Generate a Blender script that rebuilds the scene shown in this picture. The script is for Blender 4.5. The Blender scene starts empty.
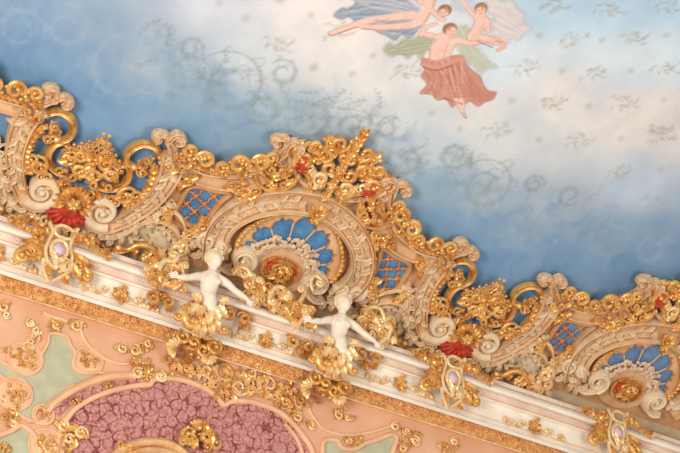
import bpy, math, random
import numpy as np
from mathutils import Matrix, Vector

# ------------------------------------------------------------------ scene, camera
sc = bpy.context.scene
sc.view_settings.view_transform = 'Standard'
sc.view_settings.look = 'None'
sc.view_settings.gamma = 1
sc.view_settings.exposure = 0.16
sc.view_settings.use_curve_mapping = False
COL = sc.collection
PI = math.pi
FPX = 1465.5682
RM = np.array([[0.85817974, -0.31288074, -0.40698056],      # rows: along the cornice, up the cove, out of the cove
               [0.47403374, 0.78727209, 0.39432812],
               [0.19702676, -0.53132693, 0.82393698]])
CP = np.array([-7.57962949, 8.72136324, 16.23574248])       # camera in cove coordinates
AL = math.radians(57)
SA, CA = math.sin(AL), math.cos(AL)
ZO = 10.5                                                    # height of the mask above the floor
BW = np.array([[1, 0, 0], [0, -SA, -CA], [0, CA, -SA]])      # cove coordinates -> world
CW = BW @ CP + np.array([0, 0, ZO])
cam = bpy.data.cameras.new('camera')
cam.sensor_width = 36
cam.lens = FPX / 680 * 36
cam.clip_end = 200
co = bpy.data.objects.new('camera', cam)
COL.objects.link(co)
Rw = BW @ RM
co.matrix_world = Matrix([[Rw[0, 0], Rw[0, 1], Rw[0, 2], CW[0]], [Rw[1, 0], Rw[1, 1], Rw[1, 2], CW[1]],
                          [Rw[2, 0], Rw[2, 1], Rw[2, 2], CW[2]], [0, 0, 0, 1]])
sc.camera = co

# photo measurements -> places on the cove plane, on a vertical plane, on the ceiling
def ray(px, py):
    return Rw @ np.array([(px - 340) / FPX, -(py - 226.5) / FPX, -1.0])
def cove(px, py, w=0.1):
    d = RM @ np.array([(px - 340) / FPX, -(py - 226.5) / FPX, -1.0])
    k = (w - CP[2]) / d[2]
    q = CP + k * d
    return float(q[0]), float(q[1])
AX = -0.04
def A(px, py, w=0.1):            # relative to the arch axis, folded to the left side
    x, y = cove(px, py, w)
    x -= AX
    return (-abs(x), y)
def AS(px, py, w=0.1):
    x, y = cove(px, py, w)
    return (x - AX, y)
def vert(px, py, Y):             # X, Z-ZO on the vertical plane at Y
    d = ray(px, py)
    k = (Y - CW[1]) / d[1]
    q = CW + k * d
    return float(q[0]), float(q[2] - ZO)
P = 0.0137                       # size of one photo pixel at the cove, in metres

# ------------------------------------------------------------------ materials
def mat(name):
    m = bpy.data.materials.new(name)
    m.use_nodes = True
    nt = m.node_tree
    return m, nt, nt.nodes['Principled BSDF']
def lin(c):
    return tuple((x / 255 / 12.92 if x / 255 <= .04045 else ((x / 255 + .055) / 1.055) ** 2.4) for x in c) + (1.0,)
def noisy(name, c1, c2, scale=6, rough=.6, metal=0, bump=0.0, bscale=40, detail=4, spec=.4, lo=.35, hi=.65, coat=0):
    m, nt, b = mat(name)
    tc = nt.nodes.new('ShaderNodeTexCoord')
    n = nt.nodes.new('ShaderNodeTexNoise'); n.inputs['Scale'].default_value = scale; n.inputs['Detail'].default_value = detail
    r = nt.nodes.new('ShaderNodeValToRGB')
    r.color_ramp.elements[0].color = lin(c1); r.color_ramp.elements[1].color = lin(c2)
    r.color_ramp.elements[0].position = lo; r.color_ramp.elements[1].position = hi
    nt.links.new(tc.outputs['Object'], n.inputs['Vector'])
    nt.links.new(n.outputs['Fac'], r.inputs['Fac'])
    nt.links.new(r.outputs['Color'], b.inputs['Base Color'])
    b.inputs['Roughness'].default_value = rough
    b.inputs['Metallic'].default_value = metal
    b.inputs['Specular IOR Level'].default_value = spec
    if bump:
        n2 = nt.nodes.new('ShaderNodeTexNoise'); n2.inputs['Scale'].default_value = bscale; n2.inputs['Detail'].default_value = 3
        bp = nt.nodes.new('ShaderNodeBump'); bp.inputs['Strength'].default_value = bump; bp.inputs['Distance'].default_value = .02
        nt.links.new(tc.outputs['Object'], n2.inputs['Vector'])
        nt.links.new(n2.outputs['Fac'], bp.inputs['Height'])
        nt.links.new(bp.outputs['Normal'], b.inputs['Normal'])
    return m
M = {}
M['gold'] = noisy('gilding', (208, 142, 64), (242, 196, 122), 9, .36, .5, .35, 26)
M['gold_deep'] = noisy('deep_gilding', (194, 122, 56), (230, 172, 100), 9, .4, .45, .35, 26)
M['gold_pale'] = noisy('pale_gilding', (236, 190, 126), (252, 226, 176), 9, .38, .38, .3, 26)
M['gold_matt'] = noisy('matt_gilding', (214, 148, 84), (242, 194, 130), 14, .5, .2, .4, 40)
M['cream'] = noisy('cream_stucco', (208, 174, 132), (230, 202, 162), 5, .6, 0, .25, 25)
M['pink'] = noisy('rose_stucco', (206, 158, 110), (224, 182, 136), 4, .6, 0, .15, 20)
M['tan'] = noisy('tan_stucco', (190, 138, 92), (208, 160, 112), 4, .6, 0, .15, 20)
M['greige'] = noisy('grey_green_stucco', (196, 178, 142), (216, 198, 165), 5, .65, 0, .2, 25)
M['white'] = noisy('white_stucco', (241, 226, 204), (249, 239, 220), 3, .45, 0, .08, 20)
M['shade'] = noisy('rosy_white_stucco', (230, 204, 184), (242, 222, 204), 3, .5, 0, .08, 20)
M['marble'] = noisy('ivory_white_plaster', (228, 210, 182), (240, 226, 204), 3, .35, 0, .05, 20)
M['hair'] = noisy('gilded_hair', (236, 206, 156), (250, 232, 196), 12, .45, .1, .6, 40)
M['blue'] = noisy('blue_panel_paint', (60, 112, 158), (88, 142, 182), 7, .6, 0, .05, 20)
M['slate'] = noisy('violet_blue_panel_paint', (84, 116, 160), (112, 142, 180), 7, .6, 0, .05, 20)
M['red'] = noisy('red_velvet_paint', (176, 44, 24), (206, 78, 48), 12, .55, 0, .5, 40)
M['orange'] = noisy('red_orange_paint', (206, 84, 40), (226, 118, 64), 12, .5, .2, .4, 40)
M['wallpink'] = noisy('salmon_wall', (216, 160, 122), (228, 176, 138), 2, .65, 0, .06, 12)
M['rim'] = noisy('peach_moulding', (224, 172, 130), (238, 192, 150), 3, .6, 0, .05, 12)
M['sage'] = noisy('sage_panel_paint', (176, 172, 138), (192, 188, 156), 5, .65, 0, .1, 60)
M['finial'] = noisy('rosy_tan_stucco', (202, 152, 108), (234, 204, 164), 22, .55, 0, .3, 30)
M['flowers'] = noisy('flower_stucco', (208, 172, 136), (238, 212, 180), 14, .6, 0, .3, 30)
M['relief_ground'] = noisy('rosy_gilded_ground', (206, 148, 100), (224, 172, 126), 10, .5, .15, .5, 40)
M['volute'] = noisy('light_cream_stucco', (224, 196, 158), (238, 217, 184), 5, .55, 0, .2, 25)
M['edge'] = noisy('shaded_gilding', (158, 98, 52), (190, 128, 74), 12, .45, .3, .3, 30)  # gilding with the shade of moulding edges put into its colour
M['gem'] = noisy('pale_violet_stone', (186, 146, 152), (222, 194, 198), 10, .12, 0, 0, spec=.8)

def lattice_mat():
    return noisy('orange_gilded_lattice', (196, 120, 70), (222, 156, 100), 9, .45, .4, .3, 40)
M['lattice'] = lattice_mat()

def damask():
    m, nt, b = mat('crimson_damask')
    tc = nt.nodes.new('ShaderNodeTexCoord')
    ns = nt.nodes.new('ShaderNodeTexNoise'); ns.inputs['Scale'].default_value = 9; ns.inputs['Detail'].default_value = 3
    mx = nt.nodes.new('ShaderNodeMixRGB'); mx.blend_type = 'ADD'; mx.inputs['Fac'].default_value = .1
    v = nt.nodes.new('ShaderNodeTexVoronoi'); v.feature = 'DISTANCE_TO_EDGE'; v.inputs['Scale'].default_value = 7.6
    r = nt.nodes.new('ShaderNodeValToRGB')
    r.color_ramp.elements[0].color = lin((140, 62, 58)); r.color_ramp.elements[1].color = lin((204, 144, 134))
    r.color_ramp.elements[0].position = .02; r.color_ramp.elements[1].position = .09
    n3 = nt.nodes.new('ShaderNodeTexNoise'); n3.inputs['Scale'].default_value = 26; n3.inputs['Detail'].default_value = 2
    r3 = nt.nodes.new('ShaderNodeValToRGB')
    r3.color_ramp.elements[0].color = lin((205, 160, 150)); r3.color_ramp.elements[1].color = (1, 1, 1, 1)
    r3.color_ramp.elements[0].position = .38; r3.color_ramp.elements[1].position = .6
    mu = nt.nodes.new('ShaderNodeMixRGB'); mu.blend_type = 'MULTIPLY'; mu.inputs['Fac'].default_value = .8
    L = nt.links.new
    L(tc.outputs['Object'], ns.inputs['Vector']); L(tc.outputs['Object'], mx.inputs['Color1']); L(ns.outputs['Color'], mx.inputs['Color2'])
    L(mx.outputs['Color'], v.inputs['Vector']); nm = nt.nodes.new('ShaderNodeTexNoise'); nm.inputs['Scale'].default_value = 6; mm = nt.nodes.new('ShaderNodeMath'); mm.operation = 'MULTIPLY_ADD'; mm.inputs[1].default_value = .3; mm.inputs[2].default_value = -.14; ma = nt.nodes.new('ShaderNodeMath'); ma.operation = 'ADD'; L(tc.outputs['Object'], nm.inputs['Vector']); L(nm.outputs['Fac'], mm.inputs[0]); L(mm.outputs[0], ma.inputs[0]); L(v.outputs['Distance'], ma.inputs[1]); L(ma.outputs[0], r.inputs['Fac'])
    L(tc.outputs['Object'], n3.inputs['Vector']); L(n3.outputs['Fac'], r3.inputs['Fac'])
    L(r.outputs['Color'], mu.inputs['Color1']); L(r3.outputs['Color'], mu.inputs['Color2'])
    L(mu.outputs['Color'], b.inputs['Base Color'])
    b.inputs['Roughness'].default_value = .5
    b.inputs['Sheen Weight'].default_value = .3
    return m
M['damask'] = damask()

def paint(name, alpha):
    m, nt, b = mat(name)
    a = nt.nodes.new('ShaderNodeVertexColor'); a.layer_name = 'paint'
    tc = nt.nodes.new('ShaderNodeTexCoord')
    n = nt.nodes.new('ShaderNodeTexNoise'); n.inputs['Scale'].default_value = 1.6 if not alpha else 8; n.inputs['Detail'].default_value = 7
    n.inputs['Roughness'].default_value = .6
    r = nt.nodes.new('ShaderNodeValToRGB')
    r.color_ramp.elements[0].color = (.80, .85, .89, 1) if not alpha else (.9, .9, .9, 1); r.color_ramp.elements[1].color = (1, 1, 1, 1)
    r.color_ramp.elements[0].position = .33; r.color_ramp.elements[1].position = .66
    mu = nt.nodes.new('ShaderNodeMixRGB'); mu.blend_type = 'MULTIPLY'; mu.inputs['Fac'].default_value = 1
    L = nt.links.new
    L(tc.outputs['Object'], n.inputs['Vector']); L(n.outputs['Fac'], r.inputs['Fac'])
    L(a.outputs['Color'], mu.inputs['Color1']); L(r.outputs['Color'], mu.inputs['Color2'])
    L(mu.outputs['Color'], b.inputs['Base Color'])
    b.inputs['Roughness'].default_value = .85
    b.inputs['Specular IOR Level'].default_value = .15
    if alpha:
        L(a.outputs['Alpha'], b.inputs['Alpha'])
    return m
M['fresco'] = paint('ceiling_fresco', False)
M['fresco_figure'] = paint('fresco_figure_paint', True)

# ------------------------------------------------------------------ mesh builder
class MB:
    def __init__(s, m=1, sx=0.0):
        s.v = []; s.f = []; s.m = m; s.sx = sx
    def add(s, vs, fs):
        b = len(s.v)
        s.v += [(s.m * x + s.sx, y, z) for x, y, z in vs]
        if s.m < 0:
            s.f += [tuple(b + i for i in reversed(f)) for f in fs]
        else:
            s.f += [tuple(b + i for i in f) for f in fs]
    # round or flattened tube along (x,y,z) points
    def tube(s, pts, rad, n=7, flat=1.0):
        N = len(pts)
        if not hasattr(rad, '__len__'): rad = [rad] * N
        vs = []; fs = []
        for i, p in enumerate(pts):
            a = pts[max(i - 1, 0)]; b = pts[min(i + 1, N - 1)]
            t = Vector((b[0] - a[0], b[1] - a[1], b[2] - a[2]))
            if t.length < 1e-9: t = Vector((1, 0, 0))
            t.normalize()
            up = Vector((0, 0, 1))
            sd = t.cross(up)
            if sd.length < 1e-3: sd = Vector((1, 0, 0))
            sd.normalize(); uu = sd.cross(t)
            for k in range(n):
                q = 2 * PI * k / n
                o = sd * (math.cos(q) * rad[i]) + uu * (math.sin(q) * rad[i] * flat)
                vs.append((p[0] + o.x, p[1] + o.y, p[2] + o.z))
        for i in range(N - 1):
            for k in range(n):
                fs.append((i * n + k, (i + 1) * n + k, (i + 1) * n + (k + 1) % n, i * n + (k + 1) % n))
        fs.append(tuple(range(n))); fs.append(tuple((N - 1) * n + k for k in reversed(range(n))))
        s.add(vs, fs)
    def ball(s, c, r, sx=1, sy=1, sz=1, n=8, rot=0):
        vs = []; fs = []; m = max(4, n // 2 + 1); cr, sr = math.cos(rot), math.sin(rot)
        for i in range(m + 1):
            th = PI * i / m
            for k in range(n):
                q = 2 * PI * k / n
                x, y, z = r * sx * math.sin(th) * math.cos(q), r * sy * math.sin(th) * math.sin(q), r * sz * math.cos(th)
                vs.append((c[0] + x * cr - y * sr, c[1] + x * sr + y * cr, c[2] + z))
        for i in range(m):
            for k in range(n):
                fs.append((i * n + k, (i + 1) * n + k, (i + 1) * n + (k + 1) % n, i * n + (k + 1) % n))
        s.add(vs, fs)
    # strip with a cross-section; prof = [(u, h)], u in -1..1 across
    def strip(s, pts, hw, prof, closed=False):
        N = len(pts)
        if not hasattr(hw, '__len__'): hw = [hw] * N
        vs = []; fs = []; n = len(prof)
        for i, p in enumerate(pts):
            if closed: a = pts[i - 1]; b = pts[(i + 1) % N]
            else: a = pts[max(i - 1, 0)]; b = pts[min(i + 1, N - 1)]
            tx, ty = b[0] - a[0], b[1] - a[1]; l = math.hypot(tx, ty) or 1
            nx, ny = -ty / l, tx / l
            for u, h in prof:
                vs.append((p[0] + nx * u * hw[i], p[1] + ny * u * hw[i], h))
        for i in range(N if closed else N - 1):
            j = (i + 1) % N
            for k in range(n - 1):
                fs.append((i * n + k, i * n + k + 1, j * n + k + 1, j * n + k))
        if not closed:
            fs.append(tuple(range(n))); fs.append(tuple((N - 1) * n + k for k in reversed(range(n))))
        s.add(vs, fs)
    def poly(s, pts, z0, z1, inset=0):
        n = len(pts)
        ar = sum(pts[i][0] * pts[(i + 1) % n][1] - pts[(i + 1) % n][0] * pts[i][1] for i in range(n))
        if ar < 0: pts = pts[::-1]
        vs = [(x, y, z0) for x, y in pts] + [(x, y, z1) for x, y in pts]
        fs = [tuple(range(n, 2 * n)), tuple(reversed(range(n)))]
        for i in range(n):
            j = (i + 1) % n
            fs.append((i, j, n + j, n + i))
        s.add(vs, fs)
    def build(s, name, m, parent=None, off=(0, 0, 0), smooth=True):
        me = bpy.data.meshes.new(name)
        me.from_pydata([(x - off[0], y - off[1], z - off[2]) for x, y, z in s.v], [], s.f)
        me.materials.append(m)
        if smooth:
            me.polygons.foreach_set('use_smooth', [len(f) <= 4 for f in s.f])
            try: me.set_sharp_from_angle(angle=math.radians(50))
            except Exception: pass
        me.update()
        o = bpy.data.objects.new(name, me)
        COL.objects.link(o)
        if parent: o.parent = parent
        return o

def crom(pts, n=6, closed=False):
    out = []; N = len(pts); d = len(pts[0])
    for i in range(N if closed else N - 1):
        if closed: p = [pts[(i - 1) % N], pts[i], pts[(i + 1) % N], pts[(i + 2) % N]]
        else: p = [pts[max(i - 1, 0)], pts[i], pts[i + 1], pts[min(i + 2, N - 1)]]
        for k in range(n):
            t = k / n
            out.append(tuple(.5 * (2 * p[1][q] + (p[2][q] - p[0][q]) * t + (2 * p[0][q] - 5 * p[1][q] + 4 * p[2][q] - p[3][q]) * t * t
                                   + (3 * p[1][q] - p[0][q] - 3 * p[2][q] + p[3][q]) * t ** 3) for q in range(d)))
    if not closed: out.append(tuple(pts[-1]))
    return out
def spiral(c, r0, r1, a0, turns, d=1, n=14):
    N = max(4, int(n * turns)); out = []
    for i in range(N + 1):
        t = i / N; r = r0 + (r1 - r0) * t ** .85; a = a0 + d * turns * 2 * PI * t
        out.append((c[0] + r * math.cos(a), c[1] + r * math.sin(a)))
    return out
def curl(mb, c, r, a0, turns=1.2, d=1, th=.02, z=.1, rise=.03, n=6, eye=1.25):
    th = min(th, r * .27); turns = min(turns, 1.2)
    p = spiral(c, r, r * .3, a0, turns, d, 14)
    N = len(p)
    mb.tube([(x, y, z + rise * i / N) for i, (x, y) in enumerate(p)], [th * (.45 + .75 * math.sin(PI * min(1, .12 + i / N * .85))) for i in range(N)], n)
    mb.ball((p[-1][0], p[-1][1], z + rise), th * eye, n=6)
def scroll(mb, pts, th, z=.1, r0=0, s0=1, r1=0, s1=1, turns=1.1, rise=.03, flat=1, n=6):
    """path with optional spirals at its start (r0,s0) and end (r1,s1)"""
    pts = crom(pts, 5)
    def tail(p, q, r, s):
        tx, ty = q[0] - p[0], q[1] - p[1]; l = math.hypot(tx, ty) or 1; tx /= l; ty /= l
        cx, cy = q[0] - ty * r * s, q[1] + tx * r * s
        return spiral((cx, cy), r, r * .2, math.atan2(q[1] - cy, q[0] - cx), turns, s, 12)[1:]
    body = list(pts)
    e = tail(pts[-2], pts[-1], r1, s1) if r1 else []
    b = tail(pts[1], pts[0], r0, s0)[::-1] if r0 else []
    full = b + body + e
    N = len(full)
    rr = []; zz = []
    for i in range(N):
        if i < len(b): k = .45 + .55 * i / len(b); zz.append(z + rise * (1 - i / len(b)))
        elif i >= len(b) + len(body): k = .45 + .55 * (N - 1 - i) / max(1, len(e)); zz.append(z + rise * (1 - (N - 1 - i) / max(1, len(e))))
        else:
            k = 1; zz.append(z)
            if not b: k = min(k, .35 + (i) / len(body) * 1.6)
            if not e: k = min(k, .35 + (len(b) + len(body) - i) / len(body) * 1.6)
        rr.append(th * k)
    mb.tube([(x, y, q) for (x, y), q in zip(full, zz)], rr, n, flat)
    if b: mb.ball((full[0][0], full[0][1], zz[0]), th * .95, n=6)
    if e: mb.ball((full[-1][0], full[-1][1], zz[-1]), th * .95, n=6)
def leaf(mb, p, ang, L, W, z=.1, h=.03, lobes=3, bend=0.0, lift=.02):
    n = lobes * 4; vs = []; fs = []
    for i in range(n + 1):
        t = i / n
        w = W * math.sin(PI * min(.98, .08 + .9 * t) ** .8) * (1 + .28 * math.cos(2 * PI * lobes * t + .6))
        a = ang + bend * t
        cx = p[0] + math.cos(ang + bend * t * .5) * L * t; cy = p[1] + math.sin(ang + bend * t * .5) * L * t
        nx, ny = -math.sin(a), math.cos(a); zz = z + lift * math.sin(PI * t)
        for u, hh in ((-1, 0), (-.55, h), (0, h * .45), (.55, h), (1, 0)):
            vs.append((cx + nx * w * u, cy + ny * w * u, zz + hh))
    for i in range(n):
        for k in range(4): fs.append((i * 5 + k, i * 5 + k + 1, (i + 1) * 5 + k + 1, (i + 1) * 5 + k))
    mb.add(vs, fs)
def flower(mb, c, r, z=.1, petals=5, h=.6, a0=0):
    n = petals * 4; vs = [(c[0], c[1], z + r * h * .5)]; fs = []
    for ring, (rr, hh) in enumerate(((.35, .95), (.75, .8), (1, 0))):
        for k in range(n):
            a = a0 + 2 * PI * k / n; q = r * rr * (1 + .2 * ring * .5 * math.cos(petals * (a - a0)))
            vs.append((c[0] + q * math.cos(a), c[1] + q * math.sin(a), z + r * h * hh * (1 + .12 * math.cos(petals * (a - a0)))))
    for k in range(n):
        fs.append((0, 1 + k, 1 + (k + 1) % n))
        for g in (0, 1):
            fs.append((1 + g * n + k, 1 + (g + 1) * n + k, 1 + (g + 1) * n + (k + 1) % n, 1 + g * n + (k + 1) % n))
    mb.add(vs, fs)
    mb.ball((c[0], c[1], z + r * h * .9), r * .28, n=6)
def fan(mb, c, r, a0, a1, ribs=7, z=.1, h=.04, r0=.15):
    """scallop shell"""
    n = ribs * 4; vs = []; fs = []; m = 5
    for j in range(m + 1):
        t = j / m
        for k in range(n + 1):
            q = k / n; a = a0 + (a1 - a0) * q; w = abs(math.sin(PI * ribs * q))
            rr = r * (r0 + (1 - r0) * t * (.88 + .12 * w))
            vs.append((c[0] + rr * math.cos(a), c[1] + rr * math.sin(a), z + h * (.4 + .6 * w) * math.sin(PI * (.15 + .75 * t)) + h * .3 * t))
    for j in range(m):
        for k in range(n): fs.append((j * (n + 1) + k, (j + 1) * (n + 1) + k, (j + 1) * (n + 1) + k + 1, j * (n + 1) + k + 1))
    mb.add(vs, fs)
def foliage(mb, path, width, n, th, z=.1, seed=0, curlr=.5, stem=True):
    """running acanthus: stem with alternating curling lobes"""
    rnd = random.Random(seed); N = len(path)
    if stem: mb.tube([(x, y, z) for x, y in path], [th * (.5 + .6 * math.sin(PI * (i + .5) / N)) for i in range(N)], 6)
    for i in range(n):
        t = (i + .5) / n; k = min(N - 2, int(t * (N - 1))); x, y = path[k]; x2, y2 = path[k + 1]
        a = math.atan2(y2 - y, x2 - x); sd = 1 if i % 2 else -1
        w = width(t) if callable(width) else width
        w *= rnd.uniform(.8, 1.1)
        if i % 3 == 2:
            c = (x + math.cos(a + sd * 1.3) * w * .55, y + math.sin(a + sd * 1.3) * w * .55)
            curl(mb, c, w * .42 * curlr * 2, a + PI + sd * .6, 1.1, -sd, th * .8, z, .015, 5)
        else:
            leaf(mb, (x, y), a + sd * rnd.uniform(.45, .85), w * 1.3, w * .36, z - th * .3, th * 1.5, 3, sd * .9, th * 1.3)
def fill(mb, pts, size, th, z=.1, seed=0, kinds='clfb', zj=.03):
    rnd = random.Random(seed)
    for i, (x, y) in enumerate(pts):
        k = rnd.choice(kinds); s_ = size * rnd.uniform(.75, 1.25); zz = z + rnd.uniform(0, zj); a = rnd.uniform(0, 2 * PI)
        if k == 'c': curl(mb, (x, y), s_, a, rnd.uniform(.9, 1.4), rnd.choice((-1, 1)), th, zz, .025, 6)
        elif k == 'l': leaf(mb, (x - math.cos(a) * s_, y - math.sin(a) * s_), a, s_ * 2.2, s_ * .6, zz, th * 1.4, 3, rnd.uniform(-1, 1), th)
        elif k == 'f': flower(mb, (x, y), s_ * .75, zz, 5, .6, a)
        else: mb.ball((x, y, zz), s_ * .45, n=8)
def scatter(poly, step, seed=0, jit=.35):
    rnd = random.Random(seed); xs = [p[0] for p in poly]; ys = [p[1] for p in poly]; out = []
    y = min(ys); row = 0
    while y < max(ys):
        x = min(xs) + (step / 2 if row % 2 else 0)
        while x < max(xs):
            q = (x + rnd.uniform(-jit, jit) * step, y + rnd.uniform(-jit, jit) * step)
            ins = False; n = len(poly)
            for i in range(n):
                a, b = poly[i], poly[i - 1]
                if (a[1] > q[1]) != (b[1] > q[1]) and q[0] < (b[0] - a[0]) * (q[1] - a[1]) / (b[1] - a[1]) + a[0]: ins = not ins
            if ins: out.append(q)
            x += step
        y += step * .87; row += 1
    return out

class Thing:
    def __init__(s, name, label, cat, plane, x, y, group=None, z=0.0):
        s.o = bpy.data.objects.new(name, None); COL.objects.link(s.o)
        s.o.empty_display_size = .1
        s.o['label'] = label; s.o['category'] = cat
        if group: s.o['group'] = group
        s.off = (x, y, z)
        if plane == 'cove':
            s.o.rotation_euler = (math.radians(147), 0, 0)
            w = BW @ np.array([x, y, z]); s.o.location = (w[0], w[1], w[2] + ZO)
        else:
            s.o.rotation_euler = (math.radians(90), 0, 0)
            s.o.location = (x, -z, y + ZO)
    def part(s, name, mb, m, parent=None, label=None):
        o = mb.build(name, m, parent or s.o, s.off)
        if label: o['label'] = label
        return o
def struct(o):
    o['kind'] = 'structure'; return o
COVE = Matrix([[1, 0, 0, 0], [0, -SA, -CA, 0], [0, CA, -SA, ZO], [0, 0, 0, 1]])
VERT = Matrix([[1, 0, 0, 0], [0, 0, -1, 0], [0, 1, 0, ZO], [0, 0, 0, 1]])
# ------------------------------------------------------------------ painted ceiling: cove plane that bends over into the flat ceiling
PS = []; PV = []; PW = []
_v, _w = -1.2, -.065; DS = .02
for i in range(int(13 / DS)):
    s_ = -1.2 + i * DS
    PS.append(s_); PV.append(_v); PW.append(_w)
    t = min(1, max(0, (s_ - 2.6) / 3.0)); ph = math.radians(23) * t * t * (3 - 2 * t)
    _v += DS * math.cos(ph); _w += DS * math.sin(ph)
PS = np.array(PS); PV = np.array(PV); PW = np.array(PW)
def ceil(px, py):
    d = RM @ np.array([(px - 340) / FPX, -(py - 226.5) / FPX, -1.0])
    g = (PV - CP[1]) * d[2] - (PW - CP[2]) * d[1]     # zero where the ray in the (v,w) plane meets the profile
    k = int(np.argmin(np.abs(g)))
    for i in range(len(g) - 1):
        if g[i] * g[i + 1] <= 0: k = i + abs(g[i]) / (abs(g[i]) + abs(g[i + 1]) + 1e-12); break
    s_ = -1.2 + k * DS; v = np.interp(s_, PS, PV)
    x = CP[0] + (v - CP[1]) / d[1] * d[0] if abs(d[1]) > 1e-6 else CP[0] + (np.interp(s_, PS, PW) - CP[2]) / d[2] * d[0]
    w = np.interp(s_, PS, PW)
    x = CP[0] + (w - CP[2]) / d[2] * d[0]
    return float(x), float(s_)

class Canvas:
    def __init__(s, x0, x1, s0, s1, st):
        s.x0, s.s0, s.st = x0, s0, st
        s.nx = int((x1 - x0) / st) + 1; s.ns = int((s1 - s0) / st) + 1
        s.c = np.zeros((s.ns, s.nx, 4))
        s.X, s.S = np.meshgrid(x0 + np.arange(s.nx) * st, s0 + np.arange(s.ns) * st)
    def blend(s, sl, mask, col):
        m = mask[..., None]; r = s.c[sl]
        a = r[..., 3:4]; na = a + m * (1 - a)
        r[..., :3] = np.where(na > 1e-5, (r[..., :3] * a * (1 - m) + np.array(col[:3]) * m) / np.maximum(na, 1e-5), np.array(col[:3]))
        r[..., 3:4] = na
        s.c[sl] = r
    def dab(s, x, y, r, col, al=1, soft=.5):
        i0 = max(0, int((x - r - s.x0) / s.st)); i1 = min(s.nx, int((x + r - s.x0) / s.st) + 2)
        j0 = max(0, int((y - r - s.s0) / s.st)); j1 = min(s.ns, int((y + r - s.s0) / s.st) + 2)
        if i1 <= i0 or j1 <= j0: return
        sl = (slice(j0, j1), slice(i0, i1))
        d = np.hypot(s.X[sl] - x, s.S[sl] - y) / r
        s.blend(sl, np.clip((1 - d) / soft, 0, 1) * al, col)
    def stroke(s, pts, w0, w1, col, al=1, soft=.6, smooth=True):
        """one soft stroke of varying width; pts in metres"""
        if smooth and len(pts) > 2: pts = crom(pts, 8)
        xs = [p[0] for p in pts]; ys = [p[1] for p in pts]; R = max(w0, w1) + s.st
        i0 = max(0, int((min(xs) - R - s.x0) / s.st)); i1 = min(s.nx, int((max(xs) + R - s.x0) / s.st) + 2)
        j0 = max(0, int((min(ys) - R - s.s0) / s.st)); j1 = min(s.ns, int((max(ys) + R - s.s0) / s.st) + 2)
        if i1 <= i0 or j1 <= j0: return
        sl = (slice(j0, j1), slice(i0, i1)); X = s.X[sl]; Y = s.S[sl]; m = np.zeros(X.shape); N = len(pts) - 1
        for i in range(N):
            (ax, ay), (bx, by) = pts[i], pts[i + 1]; dx, dy = bx - ax, by - ay; L2 = dx * dx + dy * dy + 1e-12
            t = np.clip(((X - ax) * dx + (Y - ay) * dy) / L2, 0, 1)
            d = np.hypot(X - ax - t * dx, Y - ay - t * dy)
            w = w0 + (w1 - w0) * (i + t) / N
            m = np.maximum(m, np.clip((1 - d / np.maximum(w, 1e-4)) / soft, 0, 1))
        s.blend(sl, m * al, col)
    def poly(s, pts, col, al=1, feather=.03, smooth=True):
        if smooth: pts = crom(pts, 6, True)
        xs = [p[0] for p in pts]; ys = [p[1] for p in pts]
        i0 = max(0, int((min(xs) - s.x0) / s.st) - 2); i1 = min(s.nx, int((max(xs) - s.x0) / s.st) + 3)
        j0 = max(0, int((min(ys) - s.s0) / s.st) - 2); j1 = min(s.ns, int((max(ys) - s.s0) / s.st) + 3)
        if i1 <= i0 or j1 <= j0: return
        sl = (slice(j0, j1), slice(i0, i1)); X = s.X[sl]; Y = s.S[sl]
        ins = np.zeros(X.shape, bool); D = np.full(X.shape, 9.0)
        for i in range(len(pts)):
            (ax, ay), (bx, by) = pts[i - 1], pts[i]
            if ay != by: ins ^= ((ay > Y) != (by > Y)) & (X < (bx - ax) * (Y - ay) / (by - ay) + ax)
            dx, dy = bx - ax, by - ay; t = np.clip(((X - ax) * dx + (Y - ay) * dy) / (dx * dx + dy * dy + 1e-12), 0, 1)
            D = np.minimum(D, np.hypot(X - ax - t * dx, Y - ay - t * dy))
        sd = np.where(ins, D, -D)
        s.blend(sl, np.clip(.5 + sd / feather, 0, 1) * al, col)
    def build(s, name, m, lift=0.0, keep=0.0, parent=None):
        V = np.interp(s.S, PS, PV); W = np.interp(s.S, PS, PW) + lift
        idx = np.arange(s.nx * s.ns).reshape(s.ns, s.nx)
        if keep > 0:
            a = s.c[..., 3]; ok = (a[:-1, :-1] > keep) | (a[1:, :-1] > keep) | (a[:-1, 1:] > keep) | (a[1:, 1:] > keep)
        else: ok = np.ones((s.ns - 1, s.nx - 1), bool)
        q = np.stack([idx[:-1, :-1], idx[:-1, 1:], idx[1:, 1:], idx[1:, :-1]], -1)[ok]
        used = np.unique(q); rem = np.zeros(s.nx * s.ns, int); rem[used] = np.arange(len(used)); q = rem[q]
        co_ = np.stack([s.X, V, W], -1).reshape(-1, 3)[used]; c = s.c.reshape(-1, 4)[used]
        me = bpy.data.meshes.new(name)
        me.vertices.add(len(co_)); me.vertices.foreach_set('co', co_.ravel())
        me.loops.add(q.size); me.loops.foreach_set('vertex_index', q.ravel().astype(np.int32))
        me.polygons.add(len(q)); me.polygons.foreach_set('loop_start', np.arange(0, q.size, 4, dtype=np.int32))
        me.update(calc_edges=True)
        at = me.color_attributes.new('paint', 'FLOAT_COLOR', 'POINT')
        at.data.foreach_set('color', c.ravel().astype(np.float32))
        me.polygons.foreach_set('use_smooth', [True] * len(q))
        me.materials.append(m)
        o = bpy.data.objects.new(name, me); COL.objects.link(o); o.matrix_world = COVE
        return o
def L3(r, g, b): return lin((r, g, b))[:3]
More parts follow.
